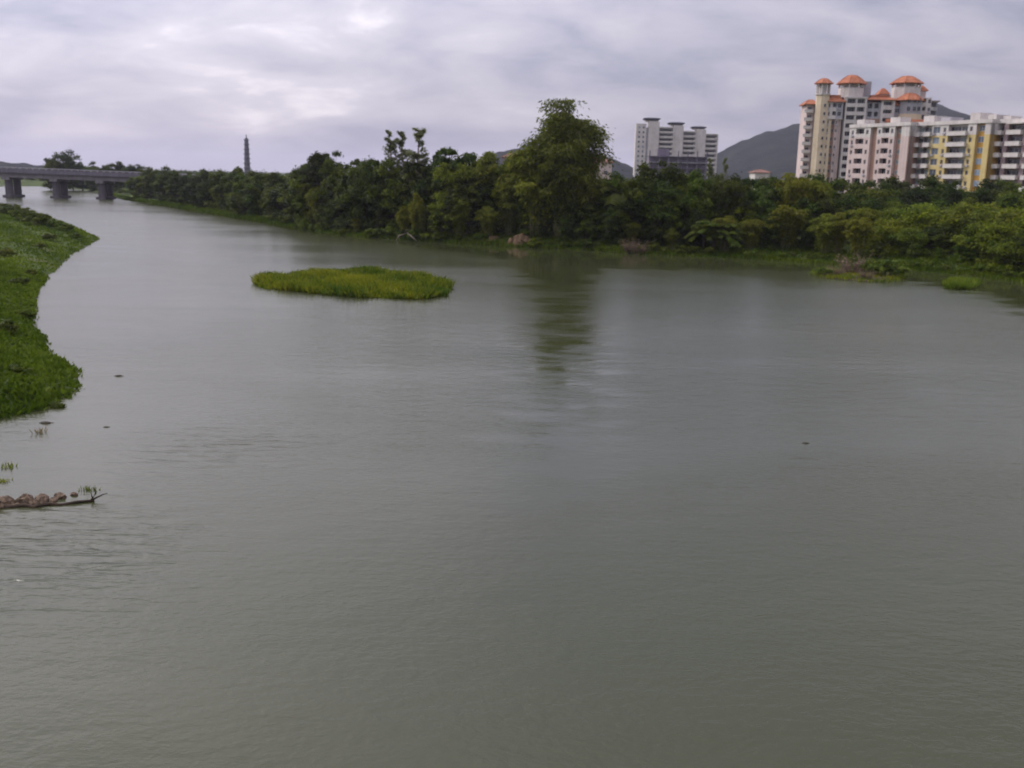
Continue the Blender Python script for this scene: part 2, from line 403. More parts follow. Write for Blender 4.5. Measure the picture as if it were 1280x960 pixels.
def heights(P):
    P = np.asarray(P, dtype=float); x, y = P[:, 0], P[:, 1]
    df, dn, du = sdf(P, bank_far), sdf(P, bank_near), sdf(P, bank_up)
    w = wob(x, y)
    prof_far = np.interp(df+w*0.35, [-6, 0, 1.5, 4, 12, 40, 200], [-2.2, -0.02, 0.45, 0.9, 1.7, 2.4, 3.0])
    prof_near = np.interp(dn+w*0.3, [-5, 0, 1, 4, 12, 30], [-2.2, -0.02, 0.4, 1.1, 2.1, 2.8])
    prof_up = np.interp(du, [-6, 0, 3, 20, 100], [-2.2, 0, .8, 2.2, 3.5])
    h = np.maximum(np.maximum(prof_far, prof_near), prof_up)
    return h + np.where(h > .5, w*0.10, 0)
def ground_z(x, y): return float(heights([(x, y)])[0])
def grow(a, b, step, lo, hi, k=1.25):
    mid = list(np.arange(a, b+.01, step)); l, r_ = [a], [b]; s = step
    while l[-1] > lo: s *= k; l.append(l[-1]-s)
    s = step
    while r_[-1] < hi: s *= k; r_.append(r_[-1]+s)
    return np.array(sorted(set(l[1:] + mid + r_[1:])))
gx, gy = grow(-200, 160, 2.0, -11000, 11000), grow(20, 420, 2.0, -800, 14000)
GX, GY = np.meshgrid(gx, gy, indexing='xy')
Pg = np.stack([GX.ravel(), GY.ravel()], 1)
hz = heights(Pg)
nx, ny = len(gx), len(gy)
ii = (np.arange(ny-1)[:, None]*nx + np.arange(nx-1)[None, :]).ravel()
Fg = np.stack([ii, ii+1, ii+nx+1, ii+nx], 1)
o = link('ground', mesh_np('ground', np.column_stack([Pg, hz]), Fg, M['ground'], smooth=True)); tag(o, 'low green river banks and the flat land behind them', kind='structure')
wx_, wy_ = grow(-200, 160, 2.5, -2600, 2600), grow(20, 420, 2.5, -300, 4000)
WXg, WYg = np.meshgrid(wx_, wy_, indexing='xy'); Pw = np.stack([WXg.ravel(), WYg.ravel()], 1)
dsh = -sdf(Pw, bank_far)                                          # metres of open water off the far bank
reach = np.interp(Pw[:, 0], [-60, -25, 5, 25, 40, 80], [2, 5, 24, 20, 13, 13])
qb = on_level(700, 309); bdir = np.array([qb.x, qb.y])/math.hypot(qb.x, qb.y)
lat = np.abs((Pw[:, 0]-qb.x)*bdir[1]-(Pw[:, 1]-qb.y)*bdir[0])
calm = np.clip(1.1-dsh/(2*np.maximum(reach, 1)), 0, 1)
lee = np.clip(1.15-lat/9.5, 0, 1)*np.clip(1.2-dsh/85.0, 0, 1)       # the slick in the lee of the tall bamboo
calm = np.maximum(calm, lee)
mx_, my_ = len(wx_), len(wy_); iw = (np.arange(my_-1)[:, None]*mx_ + np.arange(mx_-1)[None, :]).ravel()
me = mesh_np('river', np.column_stack([Pw, np.zeros(len(Pw))]), np.stack([iw, iw+1, iw+mx_+1, iw+mx_], 1), M['water'])
at_ = me.attributes.new('calm', 'FLOAT', 'POINT'); at_.data.foreach_set('value', calm.astype(np.float32))
o = link('river', me); tag(o, 'wide murky grey green river with small ripples', kind='structure')

# hills far behind
def hill(name, label, Y, crest_px, thick, seed):
    rg = np.random.default_rng(seed)
    xs, zs = [], []
    for px, py in crest_px:
        q = at_depth(px, py, Y); xs.append(q.x); zs.append(q.z)
    n, k = 160, 40
    X = np.linspace(xs[0], xs[-1], n); Z = np.interp(X, xs, zs)
    ker = np.ones(7)/7; Z = np.convolve(np.pad(Z, 3, 'edge'), ker, 'valid')
    ph = rg.uniform(0, 6, 6)
    V = []
    for j in range(k+1):
        t = j/k*2-1                                  # -1 front foot, 0 crest, 1 rear foot
        prof = (1-abs(t))**0.9
        rid = 1 + 0.10*np.sin(X*0.011+ph[0]+t*3)*(1-prof) + 0.06*np.sin(X*0.031+ph[1]+t*5)*(1-prof)
        rough = 2.2*np.sin(X*.09+ph[2]+j*1.7)+1.4*np.sin(X*.19+ph[3]-j*2.1)
        V.append(np.column_stack([X, np.full(n, Y+t*thick)+12*np.sin(X*.02+ph[4]), (Z*prof*rid + rough*prof*0.8) - 4*(1-prof)]))
    V = np.concatenate(V)
    ii = (np.arange(k)[:, None]*n + np.arange(n-1)[None, :]).ravel()
    o = link(name, mesh_np(name, V, np.stack([ii, ii+1, ii+n+1, ii+n], 1), M['hill'], smooth=True))
    tag(o, label, kind='structure'); return o
hill('hill', 'wooded blue grey hill behind the tall apartment tower', 2600,
     [(760, 232), (840, 222), (885, 200), (900, 189), (925, 177), (950, 167), (985, 159), (1020, 147), (1060, 130), (1110, 116), (1150, 120), (1172, 130), (1195, 141), (1225, 149), (1260, 168), (1310, 190), (1400, 215), (1480, 238)], 900, 3)
hill('hill', 'low wooded hill behind the bamboo clump', 2300,
     [(540, 222), (590, 207), (620, 192), (640, 186), (665, 181), (700, 184), (740, 190), (775, 203), (830, 226)], 600, 5)
hill('hill', 'faint low hill beyond the road bridge', 2100, [(-160, 215), (-60, 205), (0, 203), (22, 203.5), (40, 207), (75, 213)], 500, 6)

# ------------------------------------------------------------------ leaf meshes
def rand_unit(n, rg):
    v = rg.normal(size=(n, 3)); return v/np.linalg.norm(v, axis=1, keepdims=True)
def leaf_cards(C, N, L, W, rg, droop=0.0, T=None):
    """rhombus leaves: centre C, normal N, length L, width W"""
    n = len(C)
    N = N/np.linalg.norm(N, axis=1, keepdims=True)
    if T is None:
        T = np.cross(N, rand_unit(n, rg))
    T = T/np.maximum(np.linalg.norm(T, axis=1, keepdims=True), 1e-6)
    T[:, 2] -= droop; T = T/np.linalg.norm(T, axis=1, keepdims=True)
    S = np.cross(N, T); S = S/np.maximum(np.linalg.norm(S, axis=1, keepdims=True), 1e-6)
    L = np.asarray(L)[:, None]; W = np.asarray(W)[:, None]
    V = np.stack([C-T*L*.5, C+S*W*.5-T*L*.05, C+T*L*.5, C-S*W*.5-T*L*.05], 1).reshape(-1, 3)
    return V, np.arange(4*n).reshape(n, 4)
def cloud_leaves(centers, radii, per, size, rg, flat=0.8, wr=0.62, fill=0.5):
    Cs, Ns, Ls, lv = [], [], [], []
    for c, r in zip(centers, radii):
        n = max(6, int(per*(r/np.mean(radii))**2))
        d = rand_unit(n, rg); d[:, 2] = np.where(d[:, 2] < -.35, -d[:, 2]*.6, d[:, 2])
        rr = r*(fill+(1-fill)*rg.random(n)**.6)*(1+.25*rg.normal(size=n).clip(-1.5, 1.5))
        q = d*rr[:, None]; q[:, 2] *= flat
        Cs.append(c+q); Ns.append(d+0.7*rand_unit(n, rg)+np.array([0, 0, .45]))
        Ls.append(size*rg.uniform(.65, 1.35, n)); base = rg.uniform(.05, .75)
        lv.append(np.clip(base+rg.normal(size=n)*.2, 0, 1))
    C, N, L = np.concatenate(Cs), np.concatenate(Ns), np.concatenate(Ls)
    V, Fc = leaf_cards(C, N, L, L*wr, rg)
    return V, Fc, np.concatenate(lv)

def make_broad(seed, H=10.0, Rr=4.2, base=0.18, nc=46, per=125, size=0.46, leaf='leaf_mid', top=1.0, open_=0.0, bark='bark'):
    rg = np.random.default_rng(seed)
    z0 = H*base; zc = (H+z0)/2; hz_ = (H-z0)/2
    cs, rs = [], []
    lob = rg.uniform(0, 6.28, 4)
    for i in range(nc):
        d = rand_unit(1, rg)[0]
        if d[2] < -0.9: d[2] *= -1
        rad = rg.uniform(.45, .92) if i > nc*.25 else rg.uniform(.0, .5)
        az = math.atan2(d[1], d[0])
        irr = 1+.20*math.sin(2*az+lob[0])+.13*math.sin(3*az+lob[1]+d[2]*2)+.12*math.sin(5*az+lob[2])
        zz = d[2]*(top if d[2] > 0 else 1)
        cs.append(np.array([d[0]*Rr*rad*irr, d[1]*Rr*rad*irr, zc+zz*hz_*rad*.93]))
        rs.append(Rr*rg.uniform(.17, .34)*(1-open_*.35))
    if base < .13:                                              # skirts of low growth round the foot
        for i in range(12):
            a = rg.uniform(0, 6.28); r_ = Rr*rg.uniform(.15, .85)
            cs.append(np.array([math.cos(a)*r_, math.sin(a)*r_, H*rg.uniform(.05, .16)])); rs.append(Rr*rg.uniform(.2, .3))
    cs, rs = np.array(cs), np.array(rs)
    V, Fc, lv = cloud_leaves(cs, rs, per, size, rg)
    V[:, 2] = np.maximum(V[:, 2], .02)
    crown = mesh_np('crown', V, Fc, M[leaf], lv)
    tb = MB()
    lean = rg.normal(size=2)*.25
    fork = H*(base+.16)
    tb.tube([(0, 0, -.6), (0, 0, .15), (lean[0]*.5, lean[1]*.5, fork*.6), (lean[0], lean[1], fork), (lean[0]*1.4, lean[1]*1.4, H*.72)],
            [H*.032, H*.026, H*.020, H*.017, H*.006], 8)
    for k in rg.choice(nc, size=min(nc, 14), replace=False):
        c = cs[k]; s0 = np.array([lean[0], lean[1], fork*rg.uniform(.75, 1.15)])
        mid = s0*.5+c*.5+np.array([0, 0, rg.uniform(-.2, .6)])
        tb.tube([s0, mid, c], [H*.010, H*.006, H*.002], 5)
    return crown, tb.mesh('trunk', M[bark], True), H, Rr

def make_bamboo(seed, H=10.0, Rr=3.4, culms=50, per=230, size=0.52, leaf='leaf_bamboo', plumes=None, arch=1.0):
    rg = np.random.default_rng(seed); tb = MB()
    Cs, Ns, Ts, Ls, lv = [], [], [], [], []
    for i in range(culms):
        a = rg.uniform(0, 6.28); b = rg.uniform(.05, 1)**.7
        p0 = np.array([math.cos(a)*b*Rr*.26, math.sin(a)*b*Rr*.26, -.3])
        h = H*rg.uniform(.55, 1.0)*(1-.12*b); out = Rr*b*rg.uniform(.55, 1.0)*arch
        dr = np.array([math.cos(a), math.sin(a), 0])
        if plumes and i % 3:                                    # most culms bunch into a few leaning plumes
            pl_ = plumes[i % len(plumes)]
            h = H*pl_[2]*(1-.30*rg.random()**1.8); out = 1.0
            dr = np.array([pl_[0]+rg.normal()*pl_[3], pl_[1]+rg.normal()*pl_[3], 0])
        pts = []
        for t in np.linspace(0, 1, 9):
            r_ = out*(t**2.1); z = h*(1-.02*t)*math.sin(min(t*1.28, 1.62)*math.pi/2/1.02) if t > 0 else 0
            pts.append(p0+dr*r_+np.array([0, 0, z]))
        pts = np.array(pts)
        tb.tube(pts, np.linspace(.055, .010, 9)*H/10, 4)
        n = int(per*rg.uniform(.7, 1.2)); t = .16+.84*rg.random(n)**.75
        k = np.clip((t*8).astype(int), 0, 7); fr = (t*8-k)[:, None]
        c = pts[k]*(1-fr)+pts[k+1]*fr
        sp = H*.055*(1.15-.55*t)
        off = rg.normal(size=(n, 3))*sp[:, None]; off[:, 2] = -np.abs(off[:, 2])*.75+.12
        Cs.append(c+off)
        tt = off/np.maximum(np.linalg.norm(off, axis=1, keepdims=True), .01)+rg.normal(size=(n, 3))*.35; tt[:, 2] -= .45
        Ts.append(tt); Ns.append(rand_unit(n, rg)+np.array([0, 0, .5]))
        Ls.append(size*rg.uniform(.6, 1.35, n)); lv.append(np.clip(rg.uniform(.2, .7)+rg.normal(size=n)*.2, 0, 1))
    C, N, T, L = map(np.concatenate, (Cs, Ns, Ts, Ls))
    V, Fc = leaf_cards(C, N, L, L*.34, rg, T=T)
    crown = mesh_np('crown', V, Fc, M[leaf], np.concatenate(lv))
    return crown, tb.mesh('trunk', M['culm'], True), H, Rr

def make_slender(seed, H=10.0, Rr=1.5, leaf='leaf_sparse'):
    """tall thin tree with short sparse upright branches"""
    rg = np.random.default_rng(seed); tb = MB()
    ln = rg.normal(size=2)*.25
    tb.tube([(0, 0, -.4), (ln[0]*.3, ln[1]*.3, H*.35), (ln[0], ln[1], H)], [H*.013, H*.010, H*.002], 6)
    cs, rs = [], []
    for i in range(64):
        t = rg.uniform(.2, 1.0); a = rg.uniform(0, 6.28); r_ = Rr*(1.15-t)*rg.uniform(.3, 1.0)+.12
        s0 = np.array([ln[0]*t, ln[1]*t, H*t*.97]); e_ = s0+np.array([math.cos(a)*r_, math.sin(a)*r_, r_*.9])
        tb.tube([s0, e_], [H*.004, H*.001], 4)
        for q in (.35, .6, .85, 1.1): cs.append(s0+(e_-s0)*q); rs.append(rg.uniform(.12, .24))
    V, Fc, lv = cloud_leaves(np.array(cs), np.array(rs), 15, .26, rg, 1.5, .32, .1)
    return mesh_np('crown', V, Fc, M[leaf], lv), tb.mesh('trunk', M['bark_pale'], True), H, Rr

def make_palm(seed, H=6.0, fr=38, leaf='leaf_mid'):
    """short palm: long arching fronds from a low stem"""
    rg = np.random.default_rng(seed); tb = MB(); V, Fc, lv = [], [], []
    tb.tube([(0, 0, -.3), (.1, .05, H*.25), (.15, .1, H*.5)], [.22, .17, .12], 8)
    for i in range(fr):
        a = rg.uniform(0, 6.28); el = rg.uniform(.25, 1.35); L = H*rg.uniform(.42, .62); z0 = H*rg.uniform(.38, .5)
        pts = []
        for t in np.linspace(0, 1, 8):
            r_ = L*t*math.cos(el*(1-.45*t)); z = z0+L*(t*math.sin(el)-t*t*.62)
            pts.append(np.array([.12+math.cos(a)*r_, .08+math.sin(a)*r_, z]))
        tb.tube(pts, np.linspace(.03, .008, 8), 3)
        side = np.array([-math.sin(a), math.cos(a), 0])
        for j in range(1, 8):
            for q in range(3):
                c = pts[j-1]+(pts[j]-pts[j-1])*(q/3)
                for s in (-1, 1):
                    ll = H*.12*(1-.4*j/8); tip = c+side*s*ll+np.array([math.cos(a)*ll*.4, math.sin(a)*ll*.4, -ll*.45])
                    w = (pts[j]-pts[j-1])*.16; b = len(V)
                    V += [c-w, c+w, tip+w*.3, tip-w*.3]; Fc.append((b, b+1, b+2, b+3)); lv.append(float(np.clip(rg.normal(.5, .2), 0, 1)))
    return mesh_np('crown', np.array(V), np.array(Fc), M[leaf], lv), tb.mesh('trunk', M['bark'], True), H, H*.5

def make_bush(seed, H=2.4, Rr=1.8, nc=16, per=120, size=.26, leaf='leaf_shrub'):
    rg = np.random.default_rng(seed); cs, rs = [], []
    for i in range(nc):
        a = rg.uniform(0, 6.28); r_ = Rr*rg.random()**.6*.8
        z = H*(.22+.55*rg.random()*(1-(r_/Rr)**2*.8)); cs.append((math.cos(a)*r_, math.sin(a)*r_, z)); rs.append(rg.uniform(.22, .40)*Rr*.8)
    V, Fc, lv = cloud_leaves(np.array(cs), np.array(rs), per, size, rg, .85)
    V[:, 2] = np.maximum(V[:, 2], -.05)
    tb = MB()
    for c in cs[:9]: tb.tube([(c[0]*.15, c[1]*.15, -.3), (c[0]*.6, c[1]*.6, c[2]*.5), c], [.04, .028, .01], 5)
    return mesh_np('crown', V, Fc, M[leaf], lv), tb.mesh('trunk', M['bark'], True), H, Rr

def make_dead(seed, H=2.6, Rr=1.7, n=70, leafy=160):
    """tangle of bare leaning twigs with a few dry leaves"""
    rg = np.random.default_rng(seed); tb = MB(); ends = []
    for i in range(n):
        a = rg.uniform(0, 6.28); b0 = rg.random()*Rr*.4; l = H*rg.uniform(.45, 1.05)
        s0 = np.array([math.cos(a)*b0, math.sin(a)*b0, -.2]); a2 = a+rg.normal()*.8
        m1 = s0+np.array([math.cos(a2)*Rr*.25, math.sin(a2)*Rr*.25, l*.55]); e_ = s0+np.array([math.cos(a2)*Rr*rg.uniform(.3, .9), math.sin(a2)*Rr*rg.uniform(.3, .9), l*rg.uniform(.6, 1)])
        tb.tube([s0, m1, e_], [.035, .02, .006], 4); ends += [m1, e_]
    ends = np.array(ends); k = rg.integers(0, len(ends), leafy)
    C = ends[k]+rg.normal(size=(leafy, 3))*.18; L = rg.uniform(.12, .28, leafy)
    V, Fc = leaf_cards(C, rand_unit(leafy, rg), L, L*.4, rg)
    return mesh_np('crown', V, Fc, M['leaf_dry'], rg.random(leafy)), tb.mesh('trunk', M['twig'], True), H, Rr

P = {}
P['dark'] = [make_broad(21+i, 10, 4.0+.3*i, .03, 50, 130, .44, 'leaf_dark') for i in range(4)]
P['mid'] = [make_broad(41+i, 10, 3.8+.3*i, .03, 50, 130, .44, 'leaf_mid') for i in range(4)]
P['tall'] = [make_broad(61+i, 10, 2.6, .06, 40, 130, .40, 'leaf_dark', 1.0, .2) for i in range(3)]
P['open'] = [make_broad(71+i, 10, 3.6, .45, 30, 110, .34, 'leaf_dark', 1.0, .8) for i in range(2)]
P['spread'] = [make_broad(81+i, 7, 5.2, .10, 56, 130, .42, 'leaf_bright', .8) for i in range(3)]
P['bamboo'] = [make_bamboo(101+i) for i in range(3)]
P['hero'] = [make_bamboo(131, 25.0, 7.4, 130, 300, .66, 'leaf_bamboo', [(-1.8, 0, 1.04, .30), (2.4, 1, .86, .5), (6.6, -1, .86, .5), (-5.6, 1, .84, .5), (-1.2, -1, .95, .5), (7.6, 1, .68, .6), (4.4, 0, .90, .4), (-3.6, 0, .74, .6)])]
P['slender'] = [make_slender(141+i) for i in range(3)]
P['palm'] = [make_palm(151+i) for i in range(2)]
P['bush'] = [make_bush(161+i) for i in range(4)]
P['brightbush'] = [make_bush(171+i, leaf='leaf_weed') for i in range(2)]
P['dead'] = [make_dead(181+i) for i in range(2)]
DESC = {'dark': ('broadleaf_tree', 'dense dark green broadleaf tree', 'tree'), 'mid': ('broadleaf_tree', 'dense mid green broadleaf tree', 'tree'),
        'tall': ('broadleaf_tree', 'tall narrow dark green tree', 'tree'), 'open': ('broadleaf_tree', 'thin open crowned tree', 'tree'),
        'spread': ('spreading_tree', 'low spreading bright green tree', 'tree'), 'bamboo': ('bamboo_clump', 'feathery yellow green bamboo clump', 'bamboo'),
        'hero': ('bamboo_clump', 'tallest feathery bamboo clump, rising far above the other trees on the bank', 'bamboo'),
        'slender': ('slender_tree', 'thin spindly tree with sparse pale leaves', 'tree'), 'palm': ('palm', 'small palm with drooping light green fronds', 'palm'),
        'bush': ('shrub', 'rounded green shrub', 'shrub'), 'brightbush': ('shrub', 'bright green leafy shrub', 'shrub'), 'dead': ('dead_shrub', 'bare reddish brown dead brush', 'shrub')}
SHP = np.array(FAR_SHORE_PX[::-1], dtype=float)
def zone(px):
    for x, s in ((300, 'beside the road bridge'), (400, 'under the pagoda'), (640, 'behind the grass island'),
                 (770, 'by the tallest bamboo'), (930, 'below the white tower block'), (1060, 'below the red roofed tower'),
                 (1140, 'below the pink apartments'), (1235, 'below the yellow apartments')):
        if px < x: return s
    return 'below the white balcony block'
CNT = {}
def put(kind, loc, h, wscale=1.0, label=None, group=None, rz=None):
    lst = P[kind]; k = CNT.get(kind, 0); CNT[kind] = k+1
    crown, trunk, H, Rr = lst[k % len(lst)]
    name, desc, cat = DESC[kind]
    root = empty(name, loc, random.uniform(0, 6.28) if rz is None else rz)
    s = h/H; root.scale = (s*wscale, s*wscale*random.uniform(.9, 1.1), s)
    link('trunk', trunk, root); link('crown', crown, root)
    tag(root, label or desc, cat, group); return root
def shore_y(px): return float(np.interp(px, SHP[:, 0], SHP[:, 1]))
def tree(px, back, top_py, kind, w=1.0, label=None):
    """a tree on the far bank: its foot lies `back` metres behind the shoreline seen at column px; its top is seen at row top_py"""
    q = on_level(px, shore_y(px)); d = Vector((q.x, q.y, 0)).normalized()
    b = q+d*back; z = ground_z(b.x, b.y); b.z = z-.12
    h = at_depth(px, top_py, b.y).z-z
    hmax = 3 if kind in ('bush', 'brightbush', 'dead') else 30
    h = max(1.0, min(h, hmax))
    row = 'at the water edge' if back < 4 else 'close behind the shore' if back < 10 else 'in mid wood' if back < 20 else 'deep in the wood' if back < 50 else 'at the back of the wood'
    lb = label or f'{DESC[kind][1]} {row} {zone(px)}'
    return put(kind, b, h, w, lb, None if label else f'{cat_plural(kind)} {row} {zone(px)}')
def cat_plural(kind): return DESC[kind][1]+' set'

# ------------------------------------------------------------------ buildings
PANE = {}
def window(parent, x, y, z, w, h, pane='pane_dark', frame='frame', bars=1):
    """x, z: lower left corner; y: front face; frame with a pane set back in it"""
    key = (round(w, 2), round(h, 2), pane, frame, bars)
    if key not in PANE:
        b = MB(); t = .07
        b.box(0, w, 0, .08, 0, t).box(0, w, 0, .08, h-t, h).box(0, t, 0, .08, t, h-t).box(w-t, w, 0, .08, t, h-t)
        for i in range(bars):
            xx = w*(i+1)/(bars+1); b.box(xx-.03, xx+.03, .005, .075, t, h-t)
        PANE[key] = (b.mesh('window', M[frame]), MB().box(.03, w-.03, .03, .06, .03, h-.03).mesh('pane', M[pane]))
    f, g = PANE[key]
    o = link('window', f, parent, (x, y, z)); link('pane', g, o); return o
BALC = {}
def balcony(parent, x0, x1, y, z, depth=1.1, ph=1.0, mat='white_paint', back=0.0):
    key = (round(x1-x0, 2), depth, ph, mat, back)
    if key not in BALC:
        w = x1-x0; b = MB()
        b.box(0, w, -depth, back, -.16, 0).box(0, w, -depth, -depth+.12, 0, ph).box(0, .12, -depth+.12, 0, 0, ph).box(w-.12, w, -depth+.12, 0, 0, ph)
        b.box(-.04, w+.04, -depth-.04, -depth+.16, ph, ph+.07)
        BALC[key] = b.mesh('balcony', M[mat])
    return link('balcony', BALC[key], parent, (x0, y, z))
class Walls:
    """boxes gathered by paint, one wall mesh per paint"""
    def __init__(s): s.d = {}; s.bay = 0
    def box(s, mat, *a): s.d.setdefault((mat, s.bay), MB()).box(*a)
    def solid(s, mat, *a): s.bay += 1; s.box(mat, *a); s.bay += 1
    def build(s, parent):
        for k, b in s.d.items(): b.build('wall', M[k[0]], parent)
AC_R = random.Random(3)
D = 1.5                                                       # depth of the outer wall zone
def facade(par, W, bays, z0, nf, fh, y=0.0, first=0, topmat=None):
    zt = z0+nf*fh
    for bay in bays:
        W.bay += 1
        x0, x1, kind, mat = bay[:4]; o = bay[4] if len(bay) > 4 else {}
        if kind == 'wall':
            if topmat: W.box(mat, x0, x1, y, y+D, z0, zt-fh); W.box(topmat, x0, x1, y, y+D, zt-fh, zt)
            else: W.box(mat, x0, x1, y, y+D, z0, zt)
            continue
        if kind == 'rec':                                      # plain recess, its back is a strip of wall
            yb = y+o.get('d', 1.0)
            W.box(mat, x0, x1, yb, y+D, z0, zt)
            if 'win' in o:
                ww, wh = o['win']
                for f in range(first, nf):
                    window(par, (x0+x1-ww)/2, yb-.09, z0+f*fh+.9, ww, wh, o.get('pane', 'pane_dark'), bars=o.get('bars', 1))
            continue
        for f in range(nf):
            z = z0+f*fh; mt_ = topmat if (topmat and f == nf-1) else mat
            if kind == 'win':
                ww, wh, sill = o.get('w', 1.2), o.get('h', 1.4), o.get('sill', .95); xa = (x0+x1-ww)/2; xb = xa+ww
                W.box(mt_, x0, x1, y, y+D, z, z+sill); W.box(mt_, x0, x1, y, y+D, z+sill+wh, z+fh)
                if xa-x0 > .02: W.box(mt_, x0, xa, y, y+D, z+sill, z+sill+wh); W.box(mt_, xb, x1, y, y+D, z+sill, z+sill+wh)
                if f >= first: window(par, xa, y+.22, z+sill, ww, wh, o.get('pane', 'pane_dark'), bars=o.get('bars', 1))
                else: W.box(mt_, xa, xb, y+.3, y+D, z+sill, z+sill+wh)
                if f >= first and AC_R.random() < .45:
                    if 'ac' not in BALC: BALC['ac'] = MB().box(0, .85, -.36, .02, 0, .58).box(.06, .79, -.40, -.36, .05, .53).mesh('air_conditioner', M['rail'])
                    link('air_conditioner', BALC['ac'], par, (xa+.02, y, z+.22))
            elif kind == 'loggia':                              # deep dark opening with a solid parapet
                sp = o.get('sp', 1.15)
                W.box(mt_, x0, x1, y+D-.03, y+D, z+.18, z+fh-o.get('head', .35))
                W.box(mt_, x0, x1, y, y+.18, z, z+sp); W.box(mt_, x0, x1, y+.18, y+D, z, z+.18)
                W.box(mt_, x0, x1, y, y+D, z+fh-o.get('head', .35), z+fh)
                if f >= first: window(par, x0+.08, y+D-.12, z+.2, x1-x0-.16, fh-.6, o.get('pane', 'pane_dark'), bars=2)
            elif kind == 'balc':
                W.box(mt_, x0, x1, y+1.32, y+D, z+.5, z+2.35); W.box(mt_, x0, x1, y+1.1, y+D, z, z+.5); W.box(mt_, x0, x1, y+1.1, y+D, z+2.35, z+fh)
                if f >= first:
                    window(par, x0+.1, y+1.2, z+.5, x1-x0-.2, 1.85, o.get('pane', 'pane_dark'), bars=2)
                    balcony(par, x0+.03, x1-.03, y, z+.02, o.get('out', .9), o.get('ph', 1.0), o.get('pm', 'white_paint'), 1.08)
def hip_roof(par, x0, x1, y0, y1, z, h, over=.6, mat='roof_tile', ridge=.35, name='roof'):
    cx, cy = (x0+x1)/2, (y0+y1)/2; a, b = (x1-x0)/2+over, (y1-y0)/2+over
    V = []
    for s, zz in ((1.0, z), (1.0, z+.18), (.55, z+h*.62), (ridge*.5, z+h)):
        V += [(cx-a*s, cy-b*s, zz), (cx+a*s, cy-b*s, zz), (cx+a*s, cy+b*s, zz), (cx-a*s, cy+b*s, zz)]
    Fc = [(3, 2, 1, 0), (12, 13, 14, 15)]
    for j in range(3):
        for k in range(4): Fc.append((j*4+k, j*4+(k+1) % 4, j*4+4+(k+1) % 4, j*4+4+k))
    o = link(name, mesh_np('roof', V, Fc, M[mat]), par)
    rb = MB()
    for k in range(4):                                          # hip tiles
        rb.tube([V[4+k], V[8+k], V[12+k]], [.13, .13, .13], 5)
    link('hip_ridge', rb.mesh('hip_ridge', M[mat]), o); return o
def oct_roof(par, cx, cy, r, z, h, mat='roof_tile', n=8):
    b = MB().lathe(cx, cy, [(r, z), (r*1.01, z+.2), (r*.62, z+h*.58), (r*.30, z+h*.92), (r*.06, z+h)], n, math.pi/n)
    o = b.build('roof', M[mat], par)
    rb = MB()
    for k in range(n):
        a = math.pi/n+2*math.pi*k/n
        rb.tube([(cx+math.cos(a)*r*s, cy+math.sin(a)*r*s, zz) for s, zz in ((1.0, z+.2), (.62, z+h*.58), (.30, z+h*.92))], [.12]*3, 5)
    link('hip_ridge', rb.mesh('hip_ridge', M[mat]), o); return o

# --- three ten-storey blocks standing in a row, seen obliquely
RZ = R(-62); A0 = at_depth(1236, 230, 281.0); fdir = Vector((math.cos(RZ), math.sin(RZ), 0)); fnrm = Vector((math.sin(RZ), -math.cos(RZ), 0))
def u_of(px, proud):                                            # position along the row of the sight line at column px
    d = ray(px, 232); base = A0+fnrm*proud
    den = d.x*fdir.y-d.y*fdir.x
    t = (base.x*fdir.y-base.y*fdir.x)/den
    return (d.x*t-base.x)*fdir.x+(d.y*t-base.y)*fdir.y
ZB, FH, NF = 2.2, 3.0, 9
def block(name, label, px0, px1, proud, bays_px, depth, topmat, end_mat, H_extra=0.0, cat='building'):
    u0_, u1_ = u_of(px0, proud), u_of(px1, proud)
    org = A0+fnrm*proud+fdir*u0_; org.z = ZB
    par = empty(name, org, RZ); tag(par, label, cat, 'apartment blocks in a row')
    L = u1_-u0_; W = Walls()
    def X(px): return u_of(px, proud)-u0_
    bays = [(X(b[0]), X(b[1]), *b[2:]) for b in bays_px]
    facade(par, W, bays, 0, NF, FH, 0, 2, topmat)
    zt = NF*FH
    W.solid(end_mat, .02, L-.35, D, depth, -1, zt)                # the body behind the facade
    W.solid(end_mat, L-.35, L, 0, depth, -1, zt-FH)
    W.solid(topmat or end_mat, L-.35, L, 0, depth, zt-FH, zt)
    W.build(par)
    t = MB().box(-.1, L+.1, -.25, depth+.1, zt, zt+.3).box(-.1, L+.1, -.25, -.05, zt+.3, zt+1.05).box(L-.1, L+.1, -.05, depth+.1, zt+.3, zt+1.05).box(-.1, .1, -.05, depth+.1, zt+.3, zt+1.05)
    t.build('roof', M['white_paint'], par)
    return par, L, zt, X, depth
sw = {'w': .9, 'h': 1.25}
par, L, zt, X, dp = block('apartment_block', 'pale pink apartment block with brown recesses in front of the red roofed tower', 1056, 1131, 6.0, [
    (1056, 1064, 'win', 'pink_paint', sw), (1064, 1074, 'loggia', 'pink_paint', {'sp': 1.1}), (1074, 1082, 'win', 'pink_paint', sw),
    (1082, 1090, 'rec', 'brown_paint', {'d': .9}), (1090, 1096, 'win', 'pink_paint', sw), (1096, 1105, 'loggia', 'pink_paint', {'sp': 1.1}),
    (1105, 1112, 'win', 'pink_paint', sw), (1112, 1120, 'rec', 'brown_paint', {'d': 1.0, 'win': (1.3, 1.3), 'pane': 'pane_green'}), (1120, 1131, 'wall', 'pink_paint')], 13, 'white_paint', 'brown_paint')
for i, (a, b, h) in enumerate(((1057, 1066, 1.3), (1098, 1110, 1.5))):
    MB().box(X(a), X(b), 2.5, 7, zt+.3, zt+.3+h+1).build('stair_head', M['white_paint'], par)
